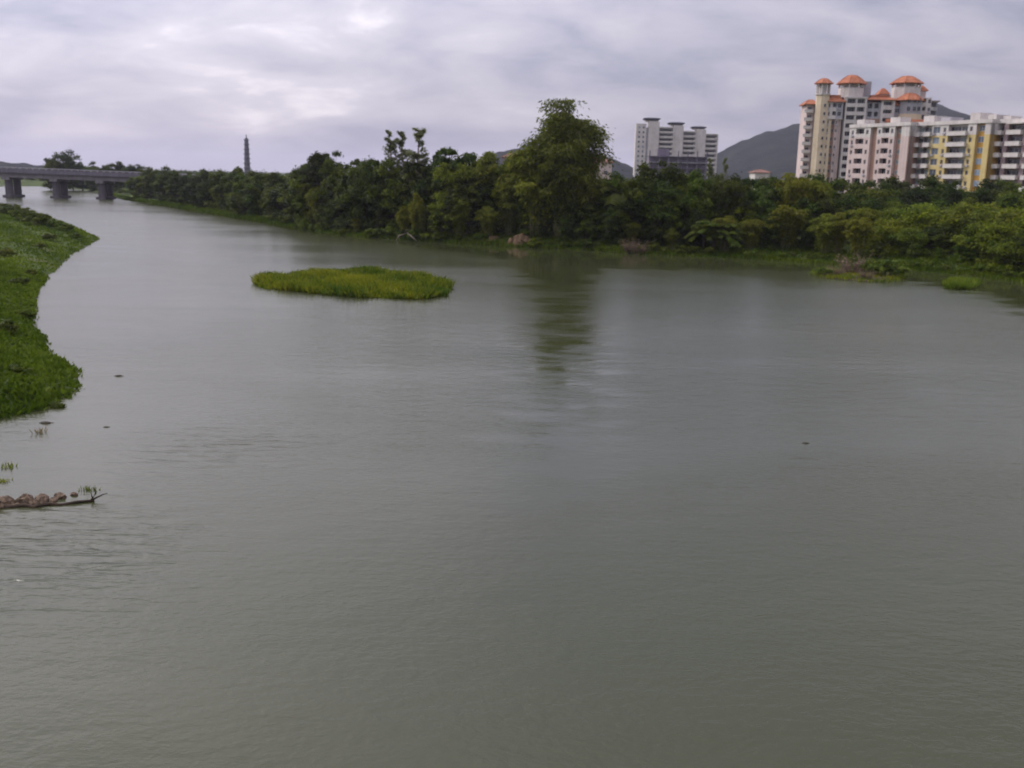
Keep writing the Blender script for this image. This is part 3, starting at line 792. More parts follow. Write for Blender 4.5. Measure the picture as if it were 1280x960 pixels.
par, L, zt, X, dp = block('apartment_block', 'yellow and white apartment block with green glass bays and balconies', 1137, 1231, 3.0, [
    (1137, 1145, 'balc', 'white_paint', {'pane': 'pane_green'}), (1145, 1150, 'loggia', 'mauve_paint', {}), (1150, 1158, 'balc', 'yellow_paint', {'pane': 'pane_green'}),
    (1158, 1169, 'win', 'yellow_paint', {'w': 2.4, 'h': 1.8, 'pane': 'pane_blue', 'sill': .7}), (1169, 1178, 'win', 'yellow_paint', sw),
    (1178, 1191, 'balc', 'mauve_paint', {}), (1191, 1202, 'balc', 'white_paint', {'pane': 'pane_green'}), (1202, 1210, 'win', 'yellow_paint', sw),
    (1210, 1212.5, 'wall', 'yellow_paint'), (1212.5, 1223, 'rec', 'orange_paint', {'d': .8, 'win': (2.0, 1.6), 'pane': 'pane_blue'}), (1223, 1231, 'wall', 'yellow_paint')], 13, 'white_paint', 'orange_paint')
for a, b, h, mt_ in ((1139, 1152, 2.0, 'white_paint'), (1160, 1172, 1.4, 'grey_paint'), (1196, 1208, 2.2, 'white_paint'), (1218, 1228, 1.5, 'white_paint')):
    MB().box(X(a), X(b), 2.5, 8, zt+.3, zt+.3+h+.6).build('stair_head', M[mt_], par)
par, L, zt, X, dp = block('apartment_block', 'white balconied apartment block with mauve brown pillars at the end of the row', 1237, 1352, 0.0, [
    (1237, 1247, 'balc', 'mauve_paint', {'out': 1.2}), (1247, 1252.5, 'wall', 'mauve_paint'), (1252.5, 1271, 'balc', 'mauve_paint', {'out': 1.2}), (1271, 1277, 'wall', 'mauve_paint'),
    (1277, 1300, 'balc', 'mauve_paint', {'out': 1.2}), (1300, 1307, 'wall', 'mauve_paint'), (1307, 1335, 'balc', 'mauve_paint', {'out': 1.2}), (1335, 1352, 'win', 'mauve_paint', {'w': 2.0, 'h': 1.5})],
    13, 'mauve_paint', 'mauve_paint')
MB().box(X(1239), X(1249), 1.5, 6, zt+.3, zt+2.0).build('stair_head', M['white_paint'], par)
for a, b in ((1252, 1272), (1277, 1301)):
    MB().box(X(a), X(b), -1.3, 1.0, zt-.35, zt-.05).build('canopy', M['white_paint'], par)

# --- the red roofed tower
TY = 390.0
def T(zx, zy):                                                  # sketch units (4.267 per photo pixel) to tower x and z
    q = at_depth(980+zx/4.267, 80+zy/4.267, TY); return q.x, q.z
TX0 = T(80, 600)[0]; TZ0 = 2.3
tower = empty('apartment_tower', (TX0+1.8, TY, TZ0), R(-4)); tag(tower, 'tall cream and white apartment tower with orange tiled roofs and turrets', 'tower')
def tx(zx, zy): return T(zx, zy)[0]-TX0
def tz(zx, zy): return T(zx, zy)[1]-TZ0
W = Walls(); FT = 3.02
# far left wing with stacked balconies on its outer side
xa, xb = tx(92, 400), tx(128, 400); zt = tz(115, 213); nf = int(zt//FT)
W.solid('pink_paint', xa+.1, xb+2, 3.0, 14, -1, zt)
for f in range(3, nf+1):
    z = zt-(nf+1-f)*FT
    balcony(tower, xa-1.0, xb-.4, 3.0, z+.1, 1.3, 1.0, 'white_paint', .0)
    window(tower, xa+.4, 2.9, z+.5, 1.5, 1.7, 'pane_dark')
hip_roof(tower, xa-.6, xb+1.5, 1.8, 12, zt, 2.1, .5)
# stair turret
cxt = (tx(143, 400)+tx(196, 400))/2-.4; zt = tz(190, 165); rt = 2.5
MB().lathe(cxt, .8, [(rt, -1), (rt, zt)], 8, math.pi/8).build('turret', M['cream_paint'], tower)
zd = tz(190, 106)
tb_ = MB().lathe(cxt, .8, [(rt+.35, zt), (rt+.35, zt+.5)], 8, math.pi/8)
for k in range(8):
    a = math.pi/8+2*math.pi*k/8; tb_.lathe(cxt+math.cos(a)*(rt-.15), .8+math.sin(a)*(rt-.15), [(.32, zt+.5), (.32, zd)], 6)
tb_.lathe(cxt, .8, [(rt-1.0, zt+.5), (rt-1.0, zd)], 8, math.pi/8)
tb_.build('lantern', M['white_paint'], tower)
oct_roof(tower, cxt, .8, rt*1.42, zd, tz(190, 74)-zd)
for f in range(5, 17):
    z = zt-1.5-(17-f)*FT
    if z > 4: window(tower, cxt+.2, .8-rt-.02, z, .8, 1.2, 'pane_dark', bars=0)
# body A : cream piers, brown recess, white upper floors
xa, xb = tx(178, 400), tx(272, 400); zt = tz(230, 203); nf = 15; z0 = zt-nf*FT; zu = tz(230, 280)
xm1, xm2, xm3 = xa+(xb-xa)*.42, xa+(xb-xa)*.62, xa+(xb-xa)*.80
lo = int(round((zu-z0)/FT))
facade(tower, W, [(xa, xm1, 'win', 'cream_paint', {'w': .9, 'h': 1.3}), (xm1, xm2, 'rec', 'brown_paint', {'d': 1.1, 'win': (.9, 1.3)}), (xm2, xm3, 'win', 'pink_paint', {'w': .7, 'h': 1.2}), (xm3, xb, 'rec', 'pink_paint', {'d': .9})], z0, lo, FT, 0, 3)
facade(tower, W, [(xa-.15, xm1, 'win', 'white_paint', {'w': 1.2, 'h': 1.5}), (xm1, xm2, 'loggia', 'white_paint', {}), (xm2, xb, 'win', 'grey_paint', {'w': 1.4, 'h': 1.5})], z0+lo*FT, nf-lo, FT, -.15, 0)
W.solid('white_paint', xa-.3, xb+.1, -.45, D, z0+lo*FT-.25, z0+lo*FT-.02)
W.solid('cream_paint', xa+.02, xb, D, 14, -1, zt)
W.solid('cream_paint', xa, xb, 0, D, -1, z0)
hip_roof(tower, xa, xb+.2, -.2, 9, zt, tz(230, 163)-zt, .7, ridge=1.1)
# body B : white frame with rows of dark loggias
xa, xb = tx(283, 400), tx(392, 400); zt = tz(345, 182); nf = 16; z0 = zt-nf*FT; w = xb-xa
facade(tower, W, [(xa, xa+w*.06, 'wall', 'white_paint'), (xa+w*.06, xa+w*.46, 'loggia', 'white_paint', {'sp': 1.05, 'head': .3}), (xa+w*.46, xa+w*.54, 'wall', 'white_paint'),
                   (xa+w*.54, xa+w*.90, 'loggia', 'white_paint', {'sp': 1.05, 'head': .3}), (xa+w*.90, xb, 'wall', 'white_paint')], z0, nf, FT, -.6, 4)
W.solid('white_paint', xa, xb, D-.6, 14.2, -1, zt)
W.solid('white_paint', xa-.15, xb+.15, -.8, 14.3, zt, zt+.4)
# octagonal drum on top of B
cxd = (tx(280, 150)+tx(412, 150))/2; rd = (tx(412, 150)-tx(280, 150))/2; zd = tz(345, 103)
dr = MB().lathe(cxd, 5.5, [(rd, zt+.4), (rd, zd-1.5)], 8, math.pi/8)
for k in range(8):
    a = math.pi/8+2*math.pi*k/8; dr.lathe(cxd+math.cos(a)*(rd-.3), 5.5+math.sin(a)*(rd-.3), [(.35, zd-1.5), (.35, zd)], 6)
dr.lathe(cxd, 5.5, [(rd-1.6, zd-1.5), (rd-1.6, zd)], 8, math.pi/8)
dr.build('drum', M['white_paint'], tower)
oct_roof(tower, cxd, 5.5, rd*1.22, zd, tz(345, 50)-zd)
xs0, xs1 = tx(412, 140), tx(455, 140)
W.solid('grey_paint', xs0+.3, xs1, 6, 11, zt-2, tz(430, 86))
# body C : recess under a tiled roof
xa2, xb2 = xb+.02, tx(470, 400); zc = tz(440, 205); nf = 15; z0 = zc-nf*FT; w = xb2-xa2
facade(tower, W, [(xa2, xa2+w*.16, 'wall', 'grey_paint'), (xa2+w*.16, xa2+w*.44, 'loggia', 'grey_paint', {'sp': .8}), (xa2+w*.44, xa2+w*.58, 'wall', 'grey_paint'),
                   (xa2+w*.58, xa2+w*.86, 'loggia', 'grey_paint', {'sp': .8}), (xa2+w*.86, xb2, 'wall', 'grey_paint')], zc-2*FT, 2, FT, 1.0, 0)
facade(tower, W, [(xa2, xb2, 'win', 'brown_paint', {'w': 2.2, 'h': 1.4})], z0, nf-2, FT, 1.0, 6)
W.solid('brown_paint', xa2, xb2, D+1.0, 14.1, -1, zc)
# body D : white bay with dark windows
xa3, xb3 = xb2+.02, tx(540, 400); zd3 = tz(510, 195); nf = 15; z0 = zd3-nf*FT; w = xb3-xa3
facade(tower, W, [(xa3, xa3+w*.16, 'wall', 'white_paint'), (xa3+w*.16, xa3+w*.80, 'loggia', 'white_paint', {'sp': 1.25, 'head': .4}), (xa3+w*.80, xb3, 'wall', 'white_paint')], z0, nf, FT, .2, 6)
W.solid('white_paint', xa3, xb3, D+.2, 14, -1, zd3)
hip_roof(tower, xa2+.3, xb3, 0, 11, zd3+.02, tz(480, 165)-zd3, .6, ridge=1.1)
# body E : second stair with two stacked drums
xe0, xe1 = tx(550, 300), tx(700, 300)
ze = tz(600, 222)
W.solid('grey_paint', xb3+.02, tx(612, 260), 2.2, 14, -1, ze)
for k in range(3): window(tower, xb3+.8, 2.1, ze-2.6-k*FT, 1.5, 1.6, 'pane_dark')
hip_roof(tower, xb3-.1, tx(608, 240), 2.0, 9, ze, tz(580, 190)-ze, .5)
cxe = (tx(570, 180)+tx(712, 180))/2; re_ = (tx(712, 250)-tx(590, 250))/2
ze1 = tz(640, 197); zb1 = tz(640, 268)
MB().lathe(cxe+.6, 3.2, [(re_+.25, -1), (re_+.25, zb1)], 8, math.pi/8).build('bay', M['cream_paint'], tower)
MB().lathe(cxe+.6, 3.2, [(re_, zb1), (re_, ze1)], 8, math.pi/8).build('bay', M['grey_paint'], tower)
for k, dx in ((0, -1.6), (1, .6), (0, 2.2)):
    window(tower, cxe+dx, 3.2-re_*.93-.2, zb1+1.0+k*.02, 1.3, 1.7, 'pane_dark')
    window(tower, cxe+dx, 3.2-re_*.93-.2, zb1+1.0+FT+k*.02, 1.3, 1.7, 'pane_dark')
oct_roof(tower, cxe+.3, 3.2, re_*1.28, ze1, tz(640, 152)-ze1)
cxu = (tx(572, 140)+tx(722, 140))/2; ru = (tx(722, 140)-tx(572, 140))/2; zu = tz(645, 100)
du_ = MB().lathe(cxu, 8.0, [(ru, ze1-3), (ru, zu-1.3)], 8, math.pi/8)
for k in range(8):
    a = math.pi/8+2*math.pi*k/8; du_.lathe(cxu+math.cos(a)*(ru-.3), 8+math.sin(a)*(ru-.3), [(.38, zu-1.3), (.38, zu)], 6)
du_.lathe(cxu, 8.0, [(ru-1.8, zu-1.3), (ru-1.8, zu)], 8, math.pi/8)
du_.build('drum', M['white_paint'], tower)
oct_roof(tower, cxu, 8.0, ru*1.18, zu, tz(645, 54)-zu)
# small roofs either side of the upper drum
for a, b, zy0, zy1, yy in ((522, 572, 150, 115, 11.5), (716, 766, 137, 104, 9.0)):
    x0, x1 = tx(a, zy0), tx(b, zy0); z1 = tz((a+b)/2, zy0)
    W.solid('pink_paint' if a > 700 else 'white_paint', x0+.5, x1-.5, yy, yy+5, 20, z1)
    hip_roof(tower, x0+.3, x1-.3, yy, yy+5, z1, tz((a+b)/2, zy1)-z1, .5)
# body F and the set-back wing G
xf0, xf1 = tx(702, 240), tx(757, 240); zf = tz(730, 178); nf = 16; z0 = zf-nf*FT; w = xf1-xf0
facade(tower, W, [(xf0, xf0+w*.2, 'wall', 'white_paint'), (xf0+w*.2, xf0+w*.5, 'loggia', 'white_paint', {}), (xf0+w*.5, xf0+w*.66, 'wall', 'white_paint'), (xf0+w*.66, xf1, 'win', 'white_paint', {'w': 1.0, 'h': 1.4})], z0, nf, FT, 3.5, 7)
W.solid('white_paint', xf0, xf1, D+3.5, 15, -1, zf)
xg0, xg1 = xf1+.02, tx(815, 240); zg = tz(790, 196); nf = 15; z0 = zg-nf*FT; w = xg1-xg0
facade(tower, W, [(xg0, xg0+w*.55, 'balc', 'mauve_paint', {}), (xg0+w*.55, xg1, 'loggia', 'grey_paint', {})], z0, nf, FT, 8.5, 8)
W.solid('grey_paint', xg0, xg1, D+8.5, 18, -1, zg)
MB().box(xg0-.5, xg1+.5, 7.8, 18.3, zg, zg+.5).build('roof', M['mauve_paint'], tower)
# terrace with its tiled edge below the drums
xr0, xr1 = tx(505, 310), tx(735, 310); zr = tz(620, 318)
W.solid('white_paint', xr0, xr1, -3.2, 2.15, -1, zr)
tr = MB(); tr.v = [(xr0-.4, -3.9, zr), (xr1+.4, -3.9, zr), (xr1+.4, -.6, zr), (xr0-.4, -.6, zr), (xr0-.4, -3.7, zr+.2), (xr1+.4, -3.7, zr+.2), (xr1+.2, -.9, zr+1.5), (xr0-.2, -.9, zr+1.5)]
tr.f = [(3, 2, 1, 0), (4, 5, 6, 7), (0, 1, 5, 4), (1, 2, 6, 5), (2, 3, 7, 6), (3, 0, 4, 7)]
tr.build('terrace_roof', M['roof_tile'], tower)
W.build(tower)

# --- white tower block with three dark caps, far behind the wood
WY = 650.0
def wx(zx, zy): return at_depth(760+zx/5.333, 120+zy/5.333, WY)
WX0 = wx(180, 400).x; WZ0 = 2.6
wt = empty('tower_block', (WX0, WY, WZ0), R(-3)); tag(wt, 'white tower block with three dark roof caps behind the wood', 'tower')
def bx_(zx, zy): q = wx(zx, zy); return q.x-WX0, q.z-WZ0
W = Walls()
for i, (c0, c1, ztop, cap0, cap1, capy, s0, s1, sy) in enumerate(((265, 335, 168, 235, 355, 150, 335, 435, 212), (435, 500, 195, 405, 520, 178, 500, 590, 238), (592, 655, 218, 565, 670, 204, 655, 738, 255))):
    yy = i*4.0
    x0, z1 = bx_(c0, 350)[0], bx_(c0, ztop)[1]; x1 = bx_(c1, 350)[0]
    W.solid('white_paint', x0, x1, yy, yy+12, -1, z1)
    W.solid('grey_paint', x0-1.4, x0-.02, yy+1.5, yy+11, -1, z1-4)
    q0, q1 = bx_(cap0, capy), bx_(cap1, capy)
    cb = MB().box(q0[0]+1.6, q1[0]-1.6, yy+2.5, yy+10, z1, q0[1]-.4)
    cb.build('lift_house', M['white_paint'], wt)
    cx = (q0[0]+q1[0])/2; r_ = (q1[0]-q0[0])/2
    MB().lathe(cx, yy+6, [(r_*.80, q0[1]-1.2), (r_*1.32, q0[1]-.2), (r_*1.32, q0[1]+.35), (r_*.5, q0[1]+.9)], 4, math.pi/4).build('roof_cap', M['roof_dark'], wt)
    xs0, xs1 = x1+.02, bx_(s1, 350)[0]; zs = bx_(s0, sy)[1]; nf = int(zs//3.0)
    W.solid('grey_paint', xs0, xs1, yy+4.5, yy+14, -1, zs)
    for f in range(4, nf):
        z = zs-(nf-f)*3.0
        balcony(wt, xs0+.3, xs1-.5, yy+4.5, z, 1.6, 1.05, 'white_paint')
        window(wt, xs0+1.0, yy+4.4, z+.3, (xs1-xs0)-2.4, 2.0, 'pane_dark', bars=3)
    W.solid('white_paint', xs1-.5, xs1+.5, yy+3.2, yy+12, -1, zs+.6)
    W.solid('white_paint', xs0, xs1-.5, yy+3.0, yy+12, zs, zs+.8)
xl0, xl1 = 0, bx_(265, 350)[0]-1.45; zl = bx_(200, 183)[1]
W.solid('white_paint', xl0, xl1, 1.0, 12, -1, zl)
W.build(wt)
for f in range(4, 16):
    for xx in (1.5, 4.2): window(wt, xl0+xx, .93, zl-(16-f)*3.0, 1.2, 1.4, 'pane_blue', bars=0)

# grey concrete building under construction in front of it
GYY = 560.0
q0, q1 = at_depth(812, 188, GYY), at_depth(884, 192, GYY)
gb = empty('unfinished_building', (q0.x, GYY, 2.5), R(-4)); tag(gb, 'dull purple grey unfinished building in front of the white tower block', 'building')
gw, gh = q1.x-q0.x, q0.z-2.5
b = MB()
for k in range(7):
    xx = k*(gw-.6)/6; b.box(xx, xx+.6, 0, .6, 0, gh-.01)
b.box(.1, gw-.1, 3.0, 14, -1, gh-3)
b.build('frame', M['purple_grey'], gb)
for f in range(2, int(gh//3.2)+1):
    MB().box(-.3, gw+.3, -.35, 14.2, f*3.2-.3, f*3.2).build('floor_slab', M['purple_grey'] if f % 2 else M['grey_paint'], gb)
MB().box(gw*.15, gw*.35, 4, 9, gh-3, gh+1.2).build('stair_head', M['purple_grey'], gb)

# small houses glimpsed between the trees
def house(name, label, px0, px1, py_eave, py_top, Y, wall, roofm, rz=0.0):
    a, b_ = at_depth(px0, py_eave, Y), at_depth(px1, py_eave, Y); gz = ground_z(a.x, Y)
    w_ = b_.x-a.x; h_ = a.z-gz; t_ = at_depth(px0, py_top, Y).z-gz
    e_ = empty(name, (a.x, Y, gz), rz); tag(e_, label, 'house')
    MB().box(0, w_, 0, 8, -1, h_).build('wall', M[wall], e_)
    hip_roof(e_, 0, w_, 0, 8, h_, t_-h_, .5, roofm)
    n = max(2, int(w_/3.2))
    for f in range(max(1, int(h_//3.2)-3), int(h_//3.2)):
        for k in range(n): window(e_, (k+.5)*w_/n-.6, -.09, f*3.2+1.0, 1.2, 1.3)
house('house', 'pinkish house with a red brown roof half hidden behind the tallest bamboo', 736, 765, 203, 196, 330, 'pink_paint', 'roof_dull')
house('house', 'small white house with a red roof below the distant hill', 944, 962, 216, 211.5, 340, 'white_paint', 'roof_dull')
house('house', 'pale brown house glimpsed over the trees left of the tallest bamboo', 628, 650, 197, 191, 340, 'mauve_paint', 'roof_dull')

# --- pagoda
PY = 900.0
q = at_depth(309, 207, PY); ptop = at_depth(309, 168, PY).z; pg = empty('pagoda', (q.x, PY, 2.8)); tag(pg, 'slim dark nine tier pagoda rising above the far trees', 'pagoda')
ht = ptop-2.8; nt_ = 9; body = ht*.90
for k in range(nt_):
    z0, z1 = body*k/nt_, body*(k+1)/nt_; r_ = 3.5-.16*k
    MB().lathe(0, 0, [(r_*.84, z0+(.0 if k == 0 else .05)), (r_*.82, z1-.9)], 8, math.pi/8).build('tier', M['pagoda_wall'], pg)
    MB().lathe(0, 0, [(r_*.82, z1-.95), (r_*1.22, z1-.75), (r_*1.2, z1-.6), (r_*.8, z1+.06)], 8, math.pi/8).build('eave', M['pagoda_roof'], pg)
MB().lathe(0, 0, [(1.7, body+.02), (.5, body+1.4), (.35, body+2.2), (.5, body+2.6), (.15, ht)], 8).build('spire', M['pagoda_roof'], pg)

# --- road bridge
BY = 386.0
bx0 = at_depth(-260, 215, BY).x; bx1 = at_depth(250, 215, BY).x
br = empty('road_bridge', (bx0, BY, 0)); tag(br, 'long low grey concrete road bridge crossing the river on paired columns', 'bridge')
LB = bx1-bx0
def dz(x): return 11.3-1.35*max(0.0, (x-(LB*.5)))/(LB*.5)         # the deck falls gently towards the far bank
def strip(name, mat, y0, y1, za, zb):
    n = 16; V, Fc = [], []
    for i in range(n+1):
        x = LB*i/n; d = dz(x); V += [(x, y0, d+za), (x, y1, d+za), (x, y1, d+zb), (x, y0, d+zb)]
    for i in range(n):
        a = i*4
        for k in range(4): Fc.append((a+k, a+(k+1) % 4, a+4+(k+1) % 4, a+4+k))
    Fc += [(3, 2, 1, 0), (n*4, n*4+1, n*4+2, n*4+3)]
    Fc = [tuple(reversed(f)) for f in Fc]
    return link(name, mesh_np(name, V, Fc, M[mat]), br)
strip('deck', 'concrete', -.6, 10.6, -1.55, -1.1)
for yy in (0.0, 2.6, 5.2, 7.8): strip('girder', 'concrete', yy, yy+1.2, -3.6, -1.55)
for yy in (-.85, 10.35):
    strip('parapet', 'parapet', yy, yy+.25, -1.85, -.35); strip('handrail', 'rail', yy-.06, yy+.31, .05, .22)
    for k in range(int(LB/2.5)): MB().box(k*2.5+.5, k*2.5+.7, yy+.03, yy+.22, dz(k*2.5)-.4, dz(k*2.5)+.08).build('rail_post', M['rail'], br)
step = 57.0*BY/F_PX
for px in (-212, -155, -98, -41, 15, 74, 131, 188):
    q = at_depth(px-3, 245, BY+2); x = q.x-bx0
    pr = empty('pier', (x, 2.2, 0)); pr.parent = br
    zt = dz(x)-3.6
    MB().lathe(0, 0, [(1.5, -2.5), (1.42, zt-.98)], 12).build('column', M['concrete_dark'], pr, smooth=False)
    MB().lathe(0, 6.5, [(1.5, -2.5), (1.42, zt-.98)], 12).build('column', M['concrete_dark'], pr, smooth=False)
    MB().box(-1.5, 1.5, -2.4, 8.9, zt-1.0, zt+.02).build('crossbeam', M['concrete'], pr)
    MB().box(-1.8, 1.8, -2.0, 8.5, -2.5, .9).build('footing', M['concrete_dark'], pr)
ab = at_depth(176, 245, BY).x-bx0
MB().box(ab, ab+4, -.9, 10.9, -2, dz(ab)-1.6).build('abutment', M['concrete'], br)

# ------------------------------------------------------------------ trees on the far bank
prof = np.array([(165, 213), (190, 206), (215, 208), (260, 210), (300, 208), (345, 209), (370, 206), (385, 198), (402, 192), (430, 196), (450, 193), (470, 191), (490, 193), (535, 194), (555, 180),
                 (572, 173), (590, 184), (610, 184), (640, 194), (740, 205), (770, 203), (790, 197), (815, 198), (840, 207), (860, 212), (890, 209), (920, 217), (960, 220), (990, 216), (1050, 223), (1280, 223)], dtype=float)
def prof_y(px): return float(np.interp(px, prof[:, 0], prof[:, 1]))
rr = random.Random(5)
tree(703, 8, 124, 'hero', 1.0, 'tallest feathery bamboo clump, rising far above the other trees on the bank').rotation_euler.z = 0.0
# skyline row, named tops first
for px, back, py, kind, w in ((400, 12, 181, 'open', .95), (412, 15, 186, 'open', .8), (415, 10, 196, 'dark', .7), (385, 9, 200, 'mid', .7), (448, 11, 191, 'tall', .8), (472, 13, 187, 'tall', .7), (494, 12, 161, 'slender', 1.2), (507, 14, 164, 'slender', 1.2), (517, 11, 160, 'slender', 1.5),
                              (519, 9, 184, 'tall', .8), (540, 12, 196, 'mid', .7), (556, 13, 176, 'tall', .8), (572, 10, 171, 'tall', .9), (588, 13, 184, 'dark', .6), (568, 8, 190, 'bamboo', .8), (609, 12, 181, 'bamboo', .8),
                              (634, 12, 194, 'mid', .7), (657, 9, 181, 'bamboo', .9), (668, 7, 168, 'bamboo', .8), (733, 9, 196, 'bamboo', .8), (757, 13, 206, 'mid', .8), (777, 13, 194, 'palm', 1.0), (795, 12, 196, 'mid', .8), (820, 13, 195, 'dark', .8),
                              (842, 14, 204, 'mid', .8), (864, 13, 211, 'mid', .8), (884, 14, 196, 'slender', .8), (897, 13, 197, 'slender', .7), (906, 12, 208, 'mid', .6), (932, 14, 206, 'tall', .6), (960, 16, 217, 'mid', .8), (985, 15, 207, 'bamboo', .8), (1008, 17, 214, 'bamboo', .8),
                              (437, 9, 200, 'mid', .7), (460, 8, 200, 'dark', .7), (490, 9, 198, 'mid', .7)):
    tree(px, back, py, kind, w)
px = 176.0
while px < 400:                                                  # far left: a closed hedge of trees behind a grass strip
    tree(px, rr.uniform(15, 18), prof_y(px)+rr.uniform(0, 5), rr.choice(['dark', 'dark', 'mid']), rr.uniform(.8, 1.0))
    tree(px+rr.uniform(-6, 6), rr.uniform(26, 36), prof_y(px)+rr.uniform(-1, 2), rr.choice(['dark', 'mid', 'tall']), rr.uniform(.8, 1.0))
    if px > 215: tree(px+rr.uniform(-7, 7), rr.uniform(11, 13), prof_y(px)+rr.uniform(16, 26), rr.choice(['mid', 'dark', 'mid', 'bamboo']), rr.uniform(.9, 1.15))
    px += rr.uniform(13, 17)+(px-176)*.03
px = 398.0
while px < 870:                                                  # middle: tall dark growth down to the water
    for back, f0, f1, kinds in ((17, 4, 12, ('dark', 'mid', 'mid')), (8, 22, 38, ('mid', 'dark', 'dark', 'bamboo')), (3.2, 52, 78, ('dark', 'mid', 'dark', 'bamboo'))):
        p_ = px+rr.uniform(-9, 9)
        if back < 4 and 610 < p_ < 690: continue
        tree(p_, back+rr.uniform(-.8, 1.5), min(prof_y(p_)+rr.uniform(f0, f1), shore_y(p_)-26), rr.choice(kinds), rr.uniform(.75, 1.0))
    px += rr.uniform(23, 29)
px = 862.0
while px < 1345:                                                 # right: a broad wood that runs back to the buildings
    near = px > 1080
    rows = ((4.5, 258, 285, ('dark', 'bamboo', 'mid', 'dark')), (12, 238, 256, ('mid', 'dark', 'bamboo', 'dark')), (22, 228, 240, ('dark', 'mid', 'dark'))) if not near else \
           ((5, 292, 308, ('bush', 'mid', 'dark', 'spread')), (13, 262, 280, ('mid', 'spread', 'dark')), (24, 248, 262, ('spread', 'mid', 'spread')), (38, 238, 250, ('mid', 'dark', 'spread')), (56, 225, 233, ('dark', 'mid')))
    for back, y0, y1, kinds in rows:
        p_ = px+rr.uniform(-12, 12)
        tree(p_, back+rr.uniform(-1.2, 2.5), rr.uniform(y0, y1), rr.choice(kinds), rr.uniform(.85, 1.1))
    for back in (40, 62, 85) if not near else (78, 100):
        p_ = px+rr.uniform(-14, 14); tree(p_, back+rr.uniform(-4, 4), 219.0+rr.uniform(-2, 4), rr.choice(('dark', 'mid', 'mid')), rr.uniform(.85, 1.1))
    px += rr.uniform(30, 38)
for px, back, py, kind, w in ((1030, 5, 262, 'bamboo', 1.1), (980, 6, 250, 'bamboo', 1.1), (938, 5, 268, 'bamboo', 1.0), (892, 4, 255, 'palm', 1.1), (905, 3, 270, 'palm', 1.0), (878, 4.5, 262, 'palm', 1.0), (520, 3, 236, 'bamboo', .55), (528, 2.6, 250, 'bamboo', .5),
                              (1212, 22, 248, 'spread', 1.1), (1250, 18, 252, 'spread', 1.1), (1185, 20, 258, 'spread', 1.0), (1132, 9, 282, 'spread', .9), (1268, 7, 284, 'mid', 1.1), (1240, 9, 272, 'spread', 1.0)):
    tree(px, back, py, kind, w)
# shrubs along the waterline
px = 345.0
while px < 1300:
    s = shore_y(px)
    if not (612 < px < 680 and rr.random() < .25):
        tree(px, rr.uniform(.5, 2.2), s-rr.uniform(9, 19)*(0.6 if px < 380 else 1), rr.choice(['bush', 'bush', 'bush', 'brightbush']), rr.uniform(.9, 1.4))
    px += rr.uniform(9, 17)+max(0, (px-300)*.008)
tree(787, -.2, 284, 'dead', 1.2, 'bare reddish brown dead brush at the waterline right of the tallest bamboo')
tree(798, -.4, 294, 'dead', 1.2, 'smaller tangle of bare twigs beside the reddish dead brush')

# tall trees beyond the road bridge
for px, py, Y, kind, w in ((70, 189, 520, 'dark', .7), (80, 188, 525, 'dark', .75), (90, 189, 518, 'dark', .7), (62, 199, 515, 'mid', .8), (102, 201, 530, 'mid', .9), (118, 200, 540, 'mid', 1.0), (133, 202, 520, 'mid', 1.0), (148, 201, 530, 'dark', 1.0), (160, 200, 515, 'dark', 1.0), (171, 204, 525, 'dark', 1.0)):
    q = at_depth(px, 215, Y); z = max(.5, ground_z(q.x, Y)); h = at_depth(px, py, Y).z-z
    lb = 'tall dark tree in the square topped group beyond the road bridge' if py < 195 else 'low rounded tree behind the railing of the road bridge'
    put(kind, (q.x, Y, z-.2), h*1.03, w, lb, lb.replace('tree', 'trees', 1))

for i in range(26):
    px = 30+i*6+rr.uniform(-3, 3); Y = rr.uniform(430, 640) if px > 95 else rr.uniform(560, 900)
    q = at_depth(px, 215, Y); z = ground_z(q.x, Y)
    if z < .3: continue
    lb = 'low dark tree on the upstream bank seen under the road bridge'
    put(rr.choice(['dark', 'mid']), (q.x, Y, z-.2), rr.uniform(6, 8.5), 1.2, lb, 'low trees seen under the road bridge')
for i, (px, py) in enumerate(((140, 243), (147, 244), (155, 246), (162, 247), (168, 247), (128, 239), (118, 238))):
    q = on_level(px, py); d = Vector((q.x, q.y, 0)).normalized(); q = q+d*rr.uniform(4, 9); z = ground_z(q.x, q.y)
    put('bush', (q.x, q.y, max(z, 0)-.1), rr.uniform(2.2, 3.4), 1.3, 'dark waterside shrub beside the bridge abutment', 'shrubs beside the bridge abutment')
# distant wood that closes the horizon
rg = np.random.default_rng(77); cs, rs = [], []
for i in range(2600):
    px = rg.uniform(-260, 1600); Y = 420+780*rg.random()**1.3
    if px < 175: Y = rg.uniform(560, 1500)
    q = at_depth(px, 215, Y)
    cs.append((q.x, Y, 0)); rs.append(rg.uniform(2.6, 4.6)*(1 if px > 175 else .9))
cs, rs = np.array(cs), np.array(rs); hh = heights(cs[:, :2]); ok = hh > .6; cs, rs, hh = cs[ok], rs[ok], hh[ok]
hx = rg.uniform(3.0, 6.6, len(cs)) + np.clip((cs[:, 1]-600)/400, 0, 1)*1.2; hx = np.where(cs[:, 0] < -120, hx*.8, hx); cs[:, 2] = hh+hx
low = cs.copy(); low[:, 2] = hh+1.0
V, Fc, lv = cloud_leaves(np.concatenate([cs, low]), np.concatenate([rs, rs*.9]), 46, 1.5, rg, .85, .7, .6)
o = link('distant_wood', mesh_np('distant_wood', V, Fc, M['leaf_far'], lv)); tag(o, 'far off dark wood closing the horizon behind the river banks', 'wood', kind='stuff')

